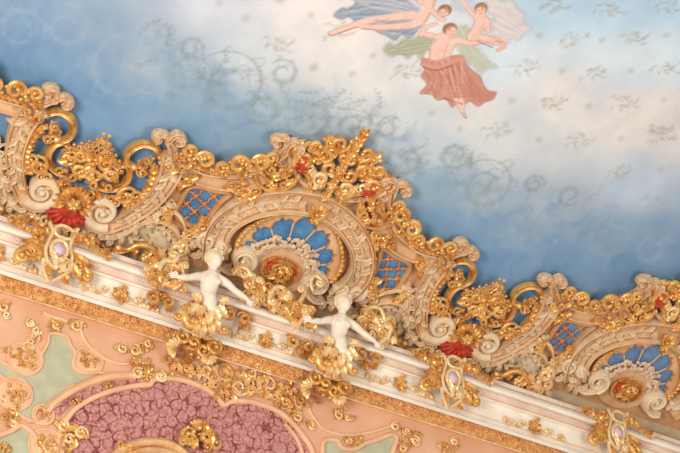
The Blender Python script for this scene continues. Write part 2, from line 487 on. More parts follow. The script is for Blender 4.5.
SAMP = [(0,0,128,158,185),(0,35,108,146,182),(60,60,120,156,186),(30,80,98,142,182),(100,20,140,164,188),(150,0,172,184,196),(200,0,205,206,208),(150,60,158,176,190),(130,110,118,156,188),
 (95,100,104,146,184),(200,130,118,158,188),(190,95,146,174,190),(240,130,134,168,190),(250,60,205,208,206),(300,110,172,188,194),(330,60,222,216,208),(320,10,232,220,213),(400,110,206,208,204),(370,75,222,216,208),
 (430,60,224,220,212),(430,150,188,196,198),(470,110,218,214,206),(560,100,222,216,208),(500,60,212,222,224),(540,10,194,218,230),(600,15,188,216,230),(680,0,180,212,230),(680,60,204,220,226),(620,60,212,222,224),
 (620,120,222,214,205),(680,140,212,208,202),(680,120,220,210,202),(560,150,206,206,202),(490,150,204,206,202),(480,190,170,186,196),(430,190,150,178,194),(440,225,112,154,190),(500,230,126,160,188),(480,260,100,146,186),
 (520,260,112,152,186),(560,200,170,184,196),(640,190,182,194,204),(600,240,126,158,186),(650,230,132,160,186),(620,270,104,144,180),(680,250,116,150,182),(680,275,100,140,176),(560,262,108,148,184),
 (330,40,228,218,210),(60,150,112,158,198),(130,180,108,154,196),(200,180,110,154,194),(330,180,128,162,190),(500,310,112,154,190),(560,320,108,152,188),(680,320,100,138,172),(-60,60,90,134,174),(0,90,92,136,176),(720,100,215,210,204)]
cv = Canvas(-5.6, 9.2, -.5, 8.2, .021)
num = np.zeros(cv.X.shape + (3,)); den = np.zeros(cv.X.shape)
for (px, py, r, g, b) in SAMP:
    if b - r > 30: q = .22; r, g, b = r * (1 - q) + 172 * q, g * (1 - q) + 186 * q, b * (1 - q) + 196 * q
    if r > 175: r, g, b = min(248, r * 1.05), min(248, g * 1.055), min(250, b * 1.065)
    x, y = ceil(px, py)
    wgt = 1 / ((cv.X - x) ** 2 + ((cv.S - y) * 1.3) ** 2 + .06) ** 1.7
    num += wgt[..., None] * np.array(L3(r, g, b)); den += wgt
cv.c[..., :3] = num / den[..., None]; cv.c[..., 3] = 1
rnd = random.Random(4)
OL = L3(140, 152, 150); DK = L3(118, 138, 150); PL = L3(190, 196, 200)
# broad cloudy brushwork in the blue border
for i in range(260):
    px = rnd.uniform(-20, 700); py = rnd.uniform(-10, 90) if px < 300 else rnd.uniform(0, 60)
    base = .372 * px + 95 - rnd.uniform(0, 110)
    x, y = ceil(px, base if base > 0 else rnd.uniform(0, 60))
    a = rnd.uniform(0, 2 * PI); l = rnd.uniform(.1, .5)
    col = rnd.choice((L3(150, 176, 198), L3(96, 140, 180), L3(172, 184, 190), L3(86, 130, 174)))
    cv.stroke([(x, y), (x + l * .5 * math.cos(a), y + l * .5 * math.sin(a)), (x + l * math.cos(a + .6), y + l * math.sin(a + .6))], .1, .04, col, rnd.uniform(.1, .24), 1)
def prng(px, py, r, turns, a0, d=1, col=OL, al=.4, w=.035, end=.35):
    x, y = ceil(px, py); R = r * .0155
    sp = spiral((x, y), R, R * end, a0, turns, d, 30); h = len(sp) // 2
    cv.stroke(sp[:h], w * .5, w * 2.2, col, al, 1, False); cv.stroke(sp[h:], w * 1.6, w * .5, col, al, 1, False)
    for q in range(2, len(sp) - 2, 4):
        a_ = math.atan2(sp[q][1] - y, sp[q][0] - x) + d * .8; l_ = R * .26 * rnd.uniform(.6, 1.2)
        cv.stroke([sp[q], (sp[q][0] + l_ * math.cos(a_), sp[q][1] + l_ * math.sin(a_)), (sp[q][0] + l_ * 1.3 * math.cos(a_ + d * .7), sp[q][1] + l_ * 1.3 * math.sin(a_ + d * .7))], w * 1.1, w * .3, col, al * .85, 1)
    cv.stroke(sp, .010, .010, DK, al * .45, 1, False)
def rosette(px, py, r, col=OL, al=.4, n=5):
    x, y = ceil(px, py); R = r * .0155
    for i in range(n):
        a = 2 * PI * i / n + .4
        cv.stroke([(x + R * .2 * math.cos(a), y + R * .2 * math.sin(a)), (x + R * .95 * math.cos(a), y + R * .95 * math.sin(a))], R * .3, R * .42, col, al * .8, 1)
    cv.dab(x, y, R * .3, DK, al * .6, .9)
def pleaf(px, py, ang, l, col=OL, al=.35):
    x, y = ceil(px, py); l *= .0155
    for k in range(5):
        t = k / 4; qx, qy = x + math.cos(ang + .5 * t) * l * t, y + math.sin(ang + .5 * t) * l * t
        for sgn in (-1, 1):
            b = ang + .5 * t + sgn * .9
            cv.stroke([(qx, qy), (qx + math.cos(b) * l * .3 * (1 - t * .6), qy + math.sin(b) * l * .3 * (1 - t * .6))], l * .07, l * .03, col, al, 1)
    cv.stroke([(x, y), (x + math.cos(ang + .25) * l, y + math.sin(ang + .25) * l)], l * .08, l * .03, col, al, 1)
for a in [(230, 85, 32, 1.3, 2.6, -1), (189, 75, 20, 1.2, 0, 1), (128, 70, 36, 1.2, 1, 1), (66, 27, 19, 1.2, 2, -1), (283, 73, 13, 1.3, 2.8, -1), (311, 117, 22, 1.1, 3.5, 1), (352, 125, 16, 1.2, 1, -1),
          (485, 186, 29, 1.4, 2.8, -1), (407, 160, 17, 1.1, 3, 1), (455, 155, 15, 1.3, .6, -1), (534, 184, 10, 1.4, 0, 1), (535, 228, 34, 1.3, 2, -1), (612, 238, 26, 1.3, 2, 1), (570, 195, 12, 1.2, 0, -1), (652, 250, 16, 1.2, 2, 1),
          (191, 48, 10, 1.2, 0, 1), (165, 30, 8, 1.2, 1, -1), (388, 128, 12, 1.1, 1, 1), (262, 108, 16, 1.2, 4, 1), (150, 40, 12, 1.1, 2, -1), (20, 30, 20, 1.2, 0, 1)]:
    prng(*a, al=(.38 if a[0] > 180 else .2) if a[1] < 220 else .14, col=OL if a[0] > 150 and a[1] < 220 else PL)
for a in [(218, 84, 13), (311, 117, 10), (407, 160, 11), (487, 190, 13), (128, 72, 14), (612, 239, 13), (536, 230, 14), (248, 75, 6), (370, 115, 8)]:
    rosette(*a, al=.42 if a[0] > 150 and a[1] < 200 else .16, col=OL if a[1] < 200 and a[0] > 150 else L3(196, 190, 186))
for i in range(120):
    px = rnd.uniform(120, 620); b0 = .372 * px + 95 - rnd.uniform(62, 118)
    if b0 < 15 or (px > 300 and b0 < 75): continue
    pleaf(px, b0, rnd.uniform(0, 6.3), rnd.uniform(9, 20), OL if px > 150 else PL, .3)
for (px, py) in [(160, 20), (166, 45), (330, 98), (345, 90), (365, 100), (300, 92), (338, 108), (380, 108), (395, 118), (470, 168), (478, 200), (255, 95), (205, 68)]:
    pleaf(px, py, rnd.uniform(0, 6.3), 18, OL, .42)
# sprigs and small dots of the pale field
SPR = [(553, 6), (609, 9), (668, 6), (571, 40), (636, 38), (527, 68), (596, 72), (667, 68), (552, 103), (625, 103), (661, 130), (498, 131), (580, 140), (662, 136), (620, 173), (656, 203), (278, 44), (405, 71), (340, 30)]
for (px, py) in SPR:
    x, y = ceil(px, py); R = .185
    for k in range(14):
        a = .5 + rnd.uniform(-.3, .3) + k * 2.4; rr = R * rnd.uniform(.2, .95) * (1.25 if math.cos(a - .4) ** 2 > .5 else .7)
        qx, qy = x + math.cos(a) * rr, y + math.sin(a) * rr
        cv.stroke([(x + math.cos(a) * rr * .3, y + math.sin(a) * rr * .3), (qx, qy)], .008, .012, L3(178, 172, 150), .4, 1)
        cv.stroke([(qx, qy), (qx + .05 * math.cos(a + 1), qy + .05 * math.sin(a + 1))], .036, .018, rnd.choice((L3(168, 164, 144), L3(184, 172, 146), L3(192, 180, 166))), .5, 1)
for (px, py) in [(246, 18), (312, 69), (311, 15), (219, 3), (280, 0), (539, 35), (602, 40), (667, 35), (562, 71), (631, 71), (512, 101), (589, 106), (664, 100), (539, 140), (621, 139), (661, 170), (460, 129), (373, 56), (352, 74), (432, 113), (315, 67)]:
    x, y = ceil(px, py); cv.dab(x, y, .075, L3(168, 160, 138), .42, .9)
fres = struct(cv.build('ceiling', M['fresco']))
# plain outer fields of the ceiling, beyond what the photograph shows
def skirt(name, x0, x1, s0, s1, col):
    c2 = Canvas(x0, x1, s0, s1, .25); c2.c[..., :3] = L3(*col); c2.c[..., 3] = 1
    return struct(c2.build(name, M['fresco']))
skirt('ceiling_left', -14, -5.6, -.5, 8.25, (170, 186, 198)); skirt('ceiling_right', 9.19, 16, -.5, 8.25, (180, 192, 200)); skirt('ceiling_middle', -14, 16, 8.19, 11.2, (190, 214, 228))

# ---- the three painted figures, each its own field of paint
SKIN = L3(240, 202, 184); SKS = L3(214, 160, 140); HAIRC = L3(172, 118, 86)
def C_(*pts): return [ceil(*p) for p in pts]
def figure_canvas():
    return Canvas(*(lambda q: (min(a for a, b in q) - .1, max(a for a, b in q) + .1, min(b for a, b in q) - .1, max(b for a, b in q) + .1))(C_((325, -12), (540, -12), (325, 70), (480, 125), (535, 60), (400, 125))), .0115)
def S_(c, pts, w0, w1, col, al=1, soft=.5): c.stroke(C_(*pts), w0 * .0145, w1 * .0145, col, al, soft)
def folds(c, guide0, guide1, n, cols, w=1.6, al=.6, seed=0, k_=.75):
    r_ = random.Random(seed); g0 = C_(*guide0); g1 = C_(*guide1)
    for i in range(n):
        t = (i + .5) / n; q = [(a[0] * (1 - t) + b[0] * t + r_.uniform(-.015, .015), a[1] * (1 - t) + b[1] * t + r_.uniform(-.015, .015)) for a, b in zip(g0, g1)]
        c.stroke(q, w * .0145 * r_.uniform(.6, 1.2), w * .0145 * .4, cols[i % len(cols)], al * k_, 1)
def head(c, px, py, r, hairdir, look):
    c.dab(*ceil(px + hairdir[0] * r * .35, py + hairdir[1] * r * .35), r * 1.05 * .0145, HAIRC, .95, .35)
    c.dab(*ceil(px + look[0] * r * .25, py + look[1] * r * .25), r * .82 * .0145, SKIN, 1, .4)
    for k in range(5): S_(c, [(px + hairdir[0] * r * (.3 + .2 * k), py + hairdir[1] * r * .3 + k - 3), (px + hairdir[0] * r * (.7 + .1 * k) + 2, py + hairdir[1] * r * .8 + k - 2)], .8, .4, L3(196, 144, 104), .8)
    ex, ey = px + look[0] * r * .35, py + look[1] * r * .35
    for k in (-1, 1): c.dab(*ceil(ex + k * 1.9, ey - .6), .9 * .0145, L3(130, 84, 66), .8, .6)
    S_(c, [(ex + .2, ey - .5), (ex + .5, ey + 1.6)], .45, .45, SKS, .9); S_(c, [(ex - 1.2, ey + 3), (ex + 1.4, ey + 2.8)], .5, .5, L3(196, 104, 92), .9)
    c.dab(*ceil(ex - 2.4, ey + 1.6), 1.3 * .0145, L3(236, 172, 156), .6, 1)
# figure with the blue drapery
c = figure_canvas()
c.poly(C_((334, 15), (342, 8), (350, 9), (358, 1), (372, 3), (386, -5), (398, -4), (420, 6), (424, 22), (417, 30), (410, 38), (402, 34), (395, 40), (386, 35), (378, 32), (370, 24), (360, 26), (350, 17), (341, 19)), L3(162, 174, 186), .92, .05)
c.poly(C_((352, -6), (378, -10), (412, -4), (424, 10), (408, 16), (384, 12), (362, 6)), L3(186, 190, 198), .88, .05)
folds(c, [(340, 12), (370, 4), (400, 6), (420, 20)], [(366, 24), (384, 34), (404, 36), (418, 28)], 11, [L3(120, 142, 168), L3(196, 204, 212), L3(150, 160, 180)], 2.2, .6, 1)
folds(c, [(356, -6), (384, -6), (418, 6)], [(362, 8), (390, 14), (420, 16)], 7, [L3(128, 146, 172), L3(206, 208, 214)], 1.8, .6, 2)
S_(c, [(330, 34), (345, 28), (366, 21), (392, 17), (412, 15)], 2.0, 5.5, SKIN, 1, .45); S_(c, [(332, 35.5), (352, 28.5), (376, 22.5), (404, 20)], .9, 1.2, SKS, .7)
S_(c, [(360, 26), (380, 27), (400, 26), (414, 24)], 2.4, 5, SKIN, .95, .45); S_(c, [(362, 28.5), (384, 30), (404, 29)], 1, 1.2, SKS, .7)
S_(c, [(334, 32.5), (330, 31.5)], 1.8, 1, SKIN); S_(c, [(331, 35), (328, 33)], 1.2, .7, SKS, .7)
S_(c, [(420, 20), (426, 10), (430, -2)], 7, 6.5, SKIN, 1, .4); S_(c, [(424, 22), (431, 10), (434, 0)], 1.2, 1, SKS, .6)
S_(c, [(430, 8), (438, 17), (444, 20)], 3, 2.4, SKIN, 1)
S_(c, [(421, 2), (415, -8)], 3, 2.6, SKIN); S_(c, [(404, -8), (416, 4), (424, 8)], 3, 2, L3(226, 220, 222), .7)
head(c, 444, 12, 6.6, (.3, -.8), (-.4, .5))
for q in ((350, 8), (362, 14), (376, 20), (390, 30), (404, 33), (372, 4), (398, 0)): S_(c, [q, (q[0] + 6, q[1] + 1), (q[0] + 13, q[1] - 2)], 2.6, .8, L3(124, 138, 158), .5, 1); S_(c, [(q[0] + 2, q[1] + 3), (q[0] + 10, q[1] + 3)], 1.6, .6, L3(212, 214, 216), .55, 1)
o = c.build('painted_figure', M['fresco_figure'], .004, .02)
o['label'] = 'painted woman reclining in grey-blue drapery, leftmost of the ceiling figures'; o['category'] = 'painting'; o['group'] = 'painted figures floating on the ceiling'
# figure with the rust-red skirt
c = figure_canvas()
c.poly(C_((384, 50), (389, 43), (396, 46), (404, 38), (412, 40), (420, 35), (430, 38), (434, 46), (428, 49), (421, 57), (414, 52), (408, 58), (400, 52), (392, 56)), L3(188, 192, 166), .75, .08)
folds(c, [(386, 50), (408, 40), (430, 40)], [(398, 54), (414, 54), (430, 50)], 7, [L3(150, 164, 128), L3(206, 212, 184)], 1.6, .6, 3)
c.poly(C_((458, 28), (466, 25), (471, 31), (479, 38), (474, 47), (483, 54), (489, 61), (497, 67), (489, 68), (480, 73), (473, 65), (465, 62), (459, 50), (454, 40)), L3(214, 216, 194), .7, .08)
folds(c, [(458, 30), (468, 48), (488, 68)], [(470, 28), (478, 48), (489, 64)], 6, [L3(184, 194, 160), L3(232, 230, 206)], 1.6, .6, 4)
S_(c, [(443, 40), (437, 48), (436, 60)], 7, 8, SKIN, 1, .4); S_(c, [(451, 42), (446, 52), (444, 62)], 6, 6, SKIN, 1, .4)
S_(c, [(448, 44), (444, 54), (443, 61)], .9, .7, SKS, .6); S_(c, [(439, 50), (447, 51)], .8, .8, SKS, .5); S_(c, [(430, 48), (430, 60)], .8, .8, SKS, .5)
S_(c, [(440, 38), (428, 35), (421, 33)], 4, 3, SKIN, 1); S_(c, [(421, 34), (426, 27), (436, 24)], 3, 2.2, SKIN, 1); S_(c, [(423, 36), (436, 39)], .9, .9, SKS, .6)
S_(c, [(456, 40), (470, 43), (484, 41), (498, 39)], 4.2, 2, SKIN, 1); S_(c, [(458, 43.5), (472, 45), (488, 42)], .9, .7, SKS, .6)
S_(c, [(440, 36), (452, 34)], 4, 4, SKIN, 1)
c.poly(C_((421, 58), (436, 60), (450, 56), (462, 56), (468, 66), (474, 72), (480, 76), (484, 86), (489, 91), (496, 92), (493, 99), (486, 101), (478, 106), (470, 101), (463, 105), (458, 102), (452, 107), (446, 99), (438, 100), (431, 94), (420, 93), (427, 84), (421, 76), (425, 68)), L3(210, 152, 134), .95, .04)
folds(c, [(424, 64), (432, 78), (424, 94)], [(462, 60), (474, 82), (490, 98)], 15, [L3(174, 100, 84), L3(228, 178, 158), L3(190, 118, 100)], 2.3, .65, 5)
folds(c, [(440, 62), (448, 84), (456, 102)], [(462, 58), (464, 84), (462, 104)], 7, [L3(232, 186, 166), L3(178, 104, 88)], 2, .7, 6)
folds(c, [(424, 70), (440, 84), (470, 84)], [(430, 94), (452, 98), (488, 98)], 8, [L3(168, 98, 82), L3(234, 190, 170)], 1.6, .22, 16)
c.poly(C_((462, 84), (474, 82), (486, 92), (494, 94), (488, 101), (472, 100), (464, 94)), L3(196, 130, 112), .5, .06)
for q in ((426, 74), (432, 88), (446, 76), (468, 78), (478, 92), (454, 94)): S_(c, [q, (q[0] + 3, q[1] + 5), (q[0] + 2, q[1] + 10)], 2.6, .6, L3(180, 108, 92), .5, 1)
S_(c, [(422, 64), (436, 67), (452, 62), (462, 57)], 2.4, 2.2, L3(220, 160, 140), .9); S_(c, [(423, 67), (437, 70), (452, 65)], 1, 1, L3(160, 88, 74), .7)
S_(c, [(456, 100), (461, 108), (465, 117)], 3, 1.6, SKIN, 1); S_(c, [(461, 100), (464, 107)], 2.6, 2, SKIN, 1); S_(c, [(463, 113), (466, 118)], 1.4, 1, SKS, .7)
S_(c, [(444, 98), (462, 104)], 1.2, 1, L3(168, 96, 80), .6)
head(c, 450.5, 30, 7, (-.3, -.5), (.5, .55))
o = c.build('painted_figure', M['fresco_figure'], .006, .02)
o['label'] = 'painted woman with spread arms and rust-red skirt, lowest ceiling figure'; o['category'] = 'painting'; o['group'] = 'painted figures floating on the ceiling'
# the child under the white veil
c = figure_canvas()
c.poly(C_((484, 4), (492, -6), (502, 1), (511, -1), (518, 9), (525, 13), (524, 21), (531, 27), (524, 33), (519, 40), (511, 38), (505, 45), (496, 40), (492, 30), (494, 18), (488, 12)), L3(236, 228, 226), .8, .07)
folds(c, [(490, 4), (504, 10), (526, 28)], [(494, 34), (504, 38), (516, 38)], 11, [L3(208, 206, 214), L3(246, 240, 238), L3(226, 206, 200)], 2, .6, 7)
c.poly(C_((452, -4), (470, -8), (474, 6), (464, 12), (454, 8)), L3(222, 226, 230), .6, .04)
S_(c, [(480, 16), (479, 26), (472, 36)], 6.5, 6.5, SKIN, 1, .4); S_(c, [(486, 20), (488, 30)], 4, 3.5, SKIN, 1)
S_(c, [(474, 16), (466, 6), (460, -3)], 2.8, 1.8, SKIN, 1); S_(c, [(484, 22), (478, 34)], .9, .8, SKS, .5)
S_(c, [(474, 36), (486, 38), (496, 42)], 4.6, 4.4, SKIN, 1); S_(c, [(478, 41), (492, 47)], 1, .9, SKS, .6); S_(c, [(496, 38), (504, 45), (498, 50)], 3.4, 2.4, L3(236, 190, 172), .95)
S_(c, [(496, 41), (504, 42)], 1, .8, L3(200, 128, 108), .7)
head(c, 481, 9.5, 6.4, (.1, -.8), (-.3, .5))
for q in ((498, 6), (508, 12), (516, 22), (504, 26), (512, 34), (500, 34)): S_(c, [q, (q[0] + 5, q[1] + 3), (q[0] + 9, q[1] + 2)], 2.2, .7, L3(204, 192, 196), .5, 1)
o = c.build('painted_figure', M['fresco_figure'], .008, .02)
o['label'] = 'painted child with raised arm under a white veil, rightmost ceiling figure'; o['category'] = 'painting'; o['group'] = 'painted figures floating on the ceiling'
# ------------------------------------------------------------------ the relief on the cove
BAND = [(-1, -.03), (-1, .13), (-.9, .165), (-.76, .155), (-.7, .11), (-.35, .085), (0, .08), (.35, .085), (.7, .11), (.76, .155), (.9, .165), (1, .13), (1, -.03)]
def lift(prof, dz, k=1): return [(u, (h * k + dz if h > 0 else h)) for u, h in prof]
WHERE = {(-1, -1): 'at the far left edge', (0, 1): 'left half of the central arch', (0, -1): 'right half of the central arch',
         (1, 1): 'left half of the cropped rightmost arch', (1, -1): 'at the far right edge'}
BYSHELL = {(-1, -1): 'left of the left red shell', (0, 1): 'right of the left red shell', (0, -1): 'left of the right red shell', (1, 1): 'right of the right red shell'}
ARCHW = {0: 'the large central arch', 1: 'the partly cropped right-hand arch'}
def ang(a, b): return math.atan2(b[1] - a[1], b[0] - a[0])
def near(z=.1, *pts): return [A(px, py, z) for px, py in pts]
def nears(z=.1, *pts):
    return [(x, y) for x, y in (AS(px, py, z) for px, py in pts)]
def flipR(pts): return [(-x, y) for x, y in pts]

# -------- arches
def arch(k):
    sx = AX + 6 * k
    t = Thing('arched_cartouche', 'stucco arch with blue fan panel and gilded mask, ' + ('central, above the two white figures' if k == 0 else 'cropped by the right edge'), 'arch ornament', 'cove', sx, 0, 'arched cartouches along the cove')
    # backing
    left = near(.03, (160, 158), (180, 163), (196, 172), (212, 176), (240, 178), (262, 171), (278, 160), (290, 154), (299, 168), (309, 188))
    left += near(.03, (317, 196))[:0]
    low = near(.03, (128, 214), (143, 204), (155, 186))
    outline = left + [(-x, y) for x, y in left[::-1]] + [(-x, y) for x, y in low[::-1]] + [(-2.5, .0)][:0] + [(2.4, -.35), (-2.4, -.35)] + low
    b = MB(1, sx); b.poly(outline, -.08, .03); t.part('backing', b, M['tan'], label='flat tan stucco ground behind the arch')
    # band: built from the left measurements and mirrored
    mid = near(.1, (216, 250), (216, 236), (223, 223), (237, 212), (256, 204), (280, 200), (300, 200.5), (315, 203))
    mid[0] = (mid[0][0] + .02, mid[0][1] - .1)
    mid[-1] = (0, mid[-1][1]); 
    full = crom(mid + [(-x, y) for x, y in mid[-2::-1]], 6)
    b = MB(1, sx); b.strip(full, .155, lift(BAND, .03)); t.part('arch_band', b, M['pink'])
    b = MB(1, sx); b.strip([(x * 1.0, y) for x, y in full], .172, [(-1, .02), (-1, .19), (-.93, .215), (-.86, .19), (-.86, .1)]); b.strip(full, .172, [(.86, .1), (.86, .18), (.93, .2), (1, .18), (1, .02)])
    t.part('outer_rim', b, M['cream'])
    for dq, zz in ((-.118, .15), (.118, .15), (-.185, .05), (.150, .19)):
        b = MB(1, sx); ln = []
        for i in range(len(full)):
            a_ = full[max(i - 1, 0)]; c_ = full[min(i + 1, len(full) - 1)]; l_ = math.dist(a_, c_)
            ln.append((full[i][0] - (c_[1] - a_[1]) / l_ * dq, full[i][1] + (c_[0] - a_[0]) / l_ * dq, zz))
        b.tube(ln, .011, 5); t.part('shaded_gilt_line', b, M['edge'])  # part gilding, part edge shade painted as dark lines
    h = len(full) // 2
    b = MB(1, sx)
    foliage(b, full[2:h - 3], lambda q: .155, 17, .022, .12, 3); foliage(b, full[-3:h + 3:-1], lambda q: .155, 17, .022, .12, 3)
    t.part('acanthus_relief', b, M['cream'], label='pale carved acanthus running along the band')
    # rope of gilded beads
    rp = near(.1, (236, 247), (238, 239), (246, 229), (260, 220), (280, 212.5), (300, 210.5), (313, 211)); rp[-1] = (0, rp[-1][1] + .01)
    rf = crom(rp + [(-x, y) for x, y in rp[-2::-1]], 10)
    b = MB(1, sx); b.tube([(x, y, .12) for x, y in rf], .028, 6)
    d = 0
    for i in range(1, len(rf)):
        d += math.dist(rf[i], rf[i - 1])
        if d > .062: b.ball((rf[i][0], rf[i][1], .14), .036, .75, 1.1, 1, 7, ang(rf[i - 1], rf[i]) + .5); d = 0
    t.part('rope_border', b, M['gold'])
    # fan window
    cx, cy = 0, .12
    def rad(a):
        best = 9
        for i in range(len(rf) - 1):
            aa = math.atan2(rf[i][1] - cy, rf[i][0] - cx)
            if abs(aa - a) < best: best = abs(aa - a); r_ = math.hypot(rf[i][0] - cx, rf[i][1] - cy)
        return r_
    NP = 7; a0, a1 = PI * 1.02, -PI * .02
    edge = []; ribs = []
    for i in range(NP):
        for q in range(9):
            tt = (i + q / 8) / NP; a = a0 + (a1 - a0) * tt
            w = math.sin(PI * q / 8) ** .6
            notch = -.035 if q in (3, 5) else (.03 if q == 4 else 0)
            edge.append((a, rad(a) - .2 + .10 * w + notch * .8))
        ribs.append(a0 + (a1 - a0) * i / NP)
    ribs = ribs[1:]
    epts = [(cx + r_ * math.cos(a), cy + r_ * math.sin(a)) for a, r_ in edge]
    b = MB(1, sx); b.poly([(cx + (r_ + .02) * math.cos(a), cy + (r_ + .02) * math.sin(a)) for a, r_ in edge] + [(.6, -.1), (-.6, -.1)], .03, .045)
    t.part('fan_panel', b, M['blue'] if k == 0 else M['slate'], label='blue panel spread like a fan of seven petals')
    b = MB(1, sx)      # rose spandrel between scallops and rope
    vs = []; fs = []
    for (a, r_) in edge:
        vs += [(cx + r_ * math.cos(a), cy + r_ * math.sin(a), .04), (cx + r_ * math.cos(a), cy + r_ * math.sin(a), .085), (cx + (rad(a) - .0) * math.cos(a), cy + (rad(a) - .0) * math.sin(a), .10)]
    for i in range(len(edge) - 1):
        for g in (0, 1): fs.append((3 * i + g, 3 * i + 1 + g, 3 * i + 4 + g, 3 * i + 3 + g))
    b.add(vs, fs); t.part('scalloped_border', b, M['pink'])
    b = MB(1, sx); b.tube([(x, y, .085) for x, y in epts], .012, 5); t.part('scallop_edge', b, M['gold_deep'])
    for a in ribs:
        b = MB(1, sx); r1 = rad(a) - .2
        b.tube([(cx + r_ * math.cos(a), cy + r_ * math.sin(a), .055) for r_ in (.3, .5, r1)], [.012, .013, .016], 6)
        t.part('fan_rib', b, M['pink'])
    # hood and garland
    b = MB(1, sx)
    hood = [(cx + .50 * math.cos(a), cy - .02 + .42 * math.sin(a)) for a in np.linspace(PI * 1.1, -PI * .1, 30)]
    b.poly([(cx + .5 * math.cos(a), cy - .02 + .40 * math.sin(a)) for a in np.linspace(0, 2 * PI, 36)[:-1]], .03, .07); t.part('hood', b, M['pink'])
    b = MB(1, sx); r_ = random.Random(7)
    for i in range(190):
        a = PI * 1.02 - PI * 1.04 * ((i + r_.random()) / 190); q = r_.uniform(.33, .54)
        flower(b, (cx + q * 1.02 * math.cos(a), cy + q * .86 * math.sin(a)), r_.uniform(.024, .038), .06 + .07 * (1 - abs(q - .435) / .11), 5, .8, a)
    t.part('flower_garland', b, M['flowers'], label='arched garland of small cream flowers')
    # mask medallion
    b = MB(1, sx); mc = (0, .08)
    b.poly([(mc[0] + .27 * math.cos(a), mc[1] + .2 * math.sin(a)) for a in np.linspace(0, 2 * PI, 30)[:-1]], .07, .11)
    med = t.part('mascaron_medallion', b, M['gold_deep'])
    b = MB(1, sx)
    for a in np.linspace(0, 2 * PI, 28)[:-1]:
        fan(b, (mc[0] + .22 * math.cos(a), mc[1] + .165 * math.sin(a)), .065, a - .5, a + .5, 3, .11, .035)
    t.part('medallion_ring', b, M['gold'], med)
    b = MB(1, sx); b.ball((-.12, .12, .125), .08, 1.3, .8, .5); b.ball((.12, .12, .125), .08, 1.3, .8, .5); b.ball((-.17, .07, .12), .04); b.ball((.17, .07, .12), .04)
    t.part('red_lining', b, M['red'], med, 'two deep red hollows either side of the mask')
    b = MB(1, sx)
    b.ball((0, .07, .14), .075, .85, 1.1, .9, 10); b.ball((0, .05, .21), .02, .8, 1.6, 1); b.ball((-.03, .085, .2), .014); b.ball((.03, .085, .2), .014); b.ball((0, .015, .19), .022, 1.4, .5, .8)
    for m_ in (-1, 1):
        scroll(b, [(0, .15), (m_ * .07, .185), (m_ * .13, .15)], .022, .16, 0, 1, .05, -m_)
        leaf(b, (m_ * .03, .0), -PI / 2 + m_ * .9, .16, .045, .13, .03, 3, m_ * .6); leaf(b, (m_ * .05, .04), (0 if m_ > 0 else PI) , .13, .035, .14, .03, 3)
    fan(b, (0, .11), .1, .3, PI - .3, 5, .17, .04); leaf(b, (0, .01), -PI / 2, .14, .04, .16, .03)
    t.part('mask', b, M['gold'], med, 'gilded grotesque mask')
    # big volutes at the feet of the garland
    vx, vy = A(242.5, 259, .12)
    for m_ in (1, -1):
        b = MB(m_, sx)
        sp = spiral((vx, vy), .18, .045, -PI * .35, 1.5, 1, 26)
        n_ = len(sp); b.ball((vx, vy, .04), .15, 1, 1, .3, 12)
        b.strip(sp, [.058 * (1 - .6 * i / n_) for i in range(n_)], [(-1, .02), (-1, .17), (-.6, .2), (0, .17), (.6, .2), (1, .17), (1, .02)])
        b.ball((vx, vy, .19), .034, n=8)
        tail = crom([sp[0], (vx + .02, vy - .2), (vx - .1, vy - .24), (vx - .22, vy - .2)], 5)
        b.strip(tail, .05, [(-1, .02), (-1, .15), (-.6, .18), (0, .15), (.6, .18), (1, .15), (1, .02)])
        t.part('volute', b, M['volute'])
    # small side volutes, outside the band foot
    for (px, py, r_, d_) in ((206, 240, .13, 1), (221.5, 246, .10, -1)):
        x, y = A(px, py, .12)
        for m_ in (1, -1):
            b = MB(m_, sx); sp = spiral((x, y), r_, .02, PI * (.6 if d_ > 0 else .1), 1.8, d_, 24); n_ = len(sp)
            b.ball((x, y, .09), r_ * .85, 1, 1, .4, 12)
            b.strip(sp, [.036 * (1 - .55 * i / n_) for i in range(n_)], [(-1, .02), (-1, .17), (-.5, .19), (.5, .19), (1, .17), (1, .02)])
            b.ball((x, y, .18), .026, n=7)
            t.part('side_volute', b, M['volute'])
    # keystone clasp
    b = MB(1, sx); ky = 1.13
    fan(b, (0, ky - .05), .17, .5, PI - .5, 5, .2, .05); b.ball((0, ky - .03, .22), .045)
    for m_ in (-1, 1):
        scroll(b, [(m_ * .02, ky - .1), (m_ * .09, ky - .03), (m_ * .1, ky + .06)], .024, .22, .035, m_, .04, m_); leaf(b, (0, ky - .06), -PI / 2 + m_ * .35, .14, .04, .2, .04)
    t.part('keystone_clasp', b, M['gold'])
arch(0); arch(1)

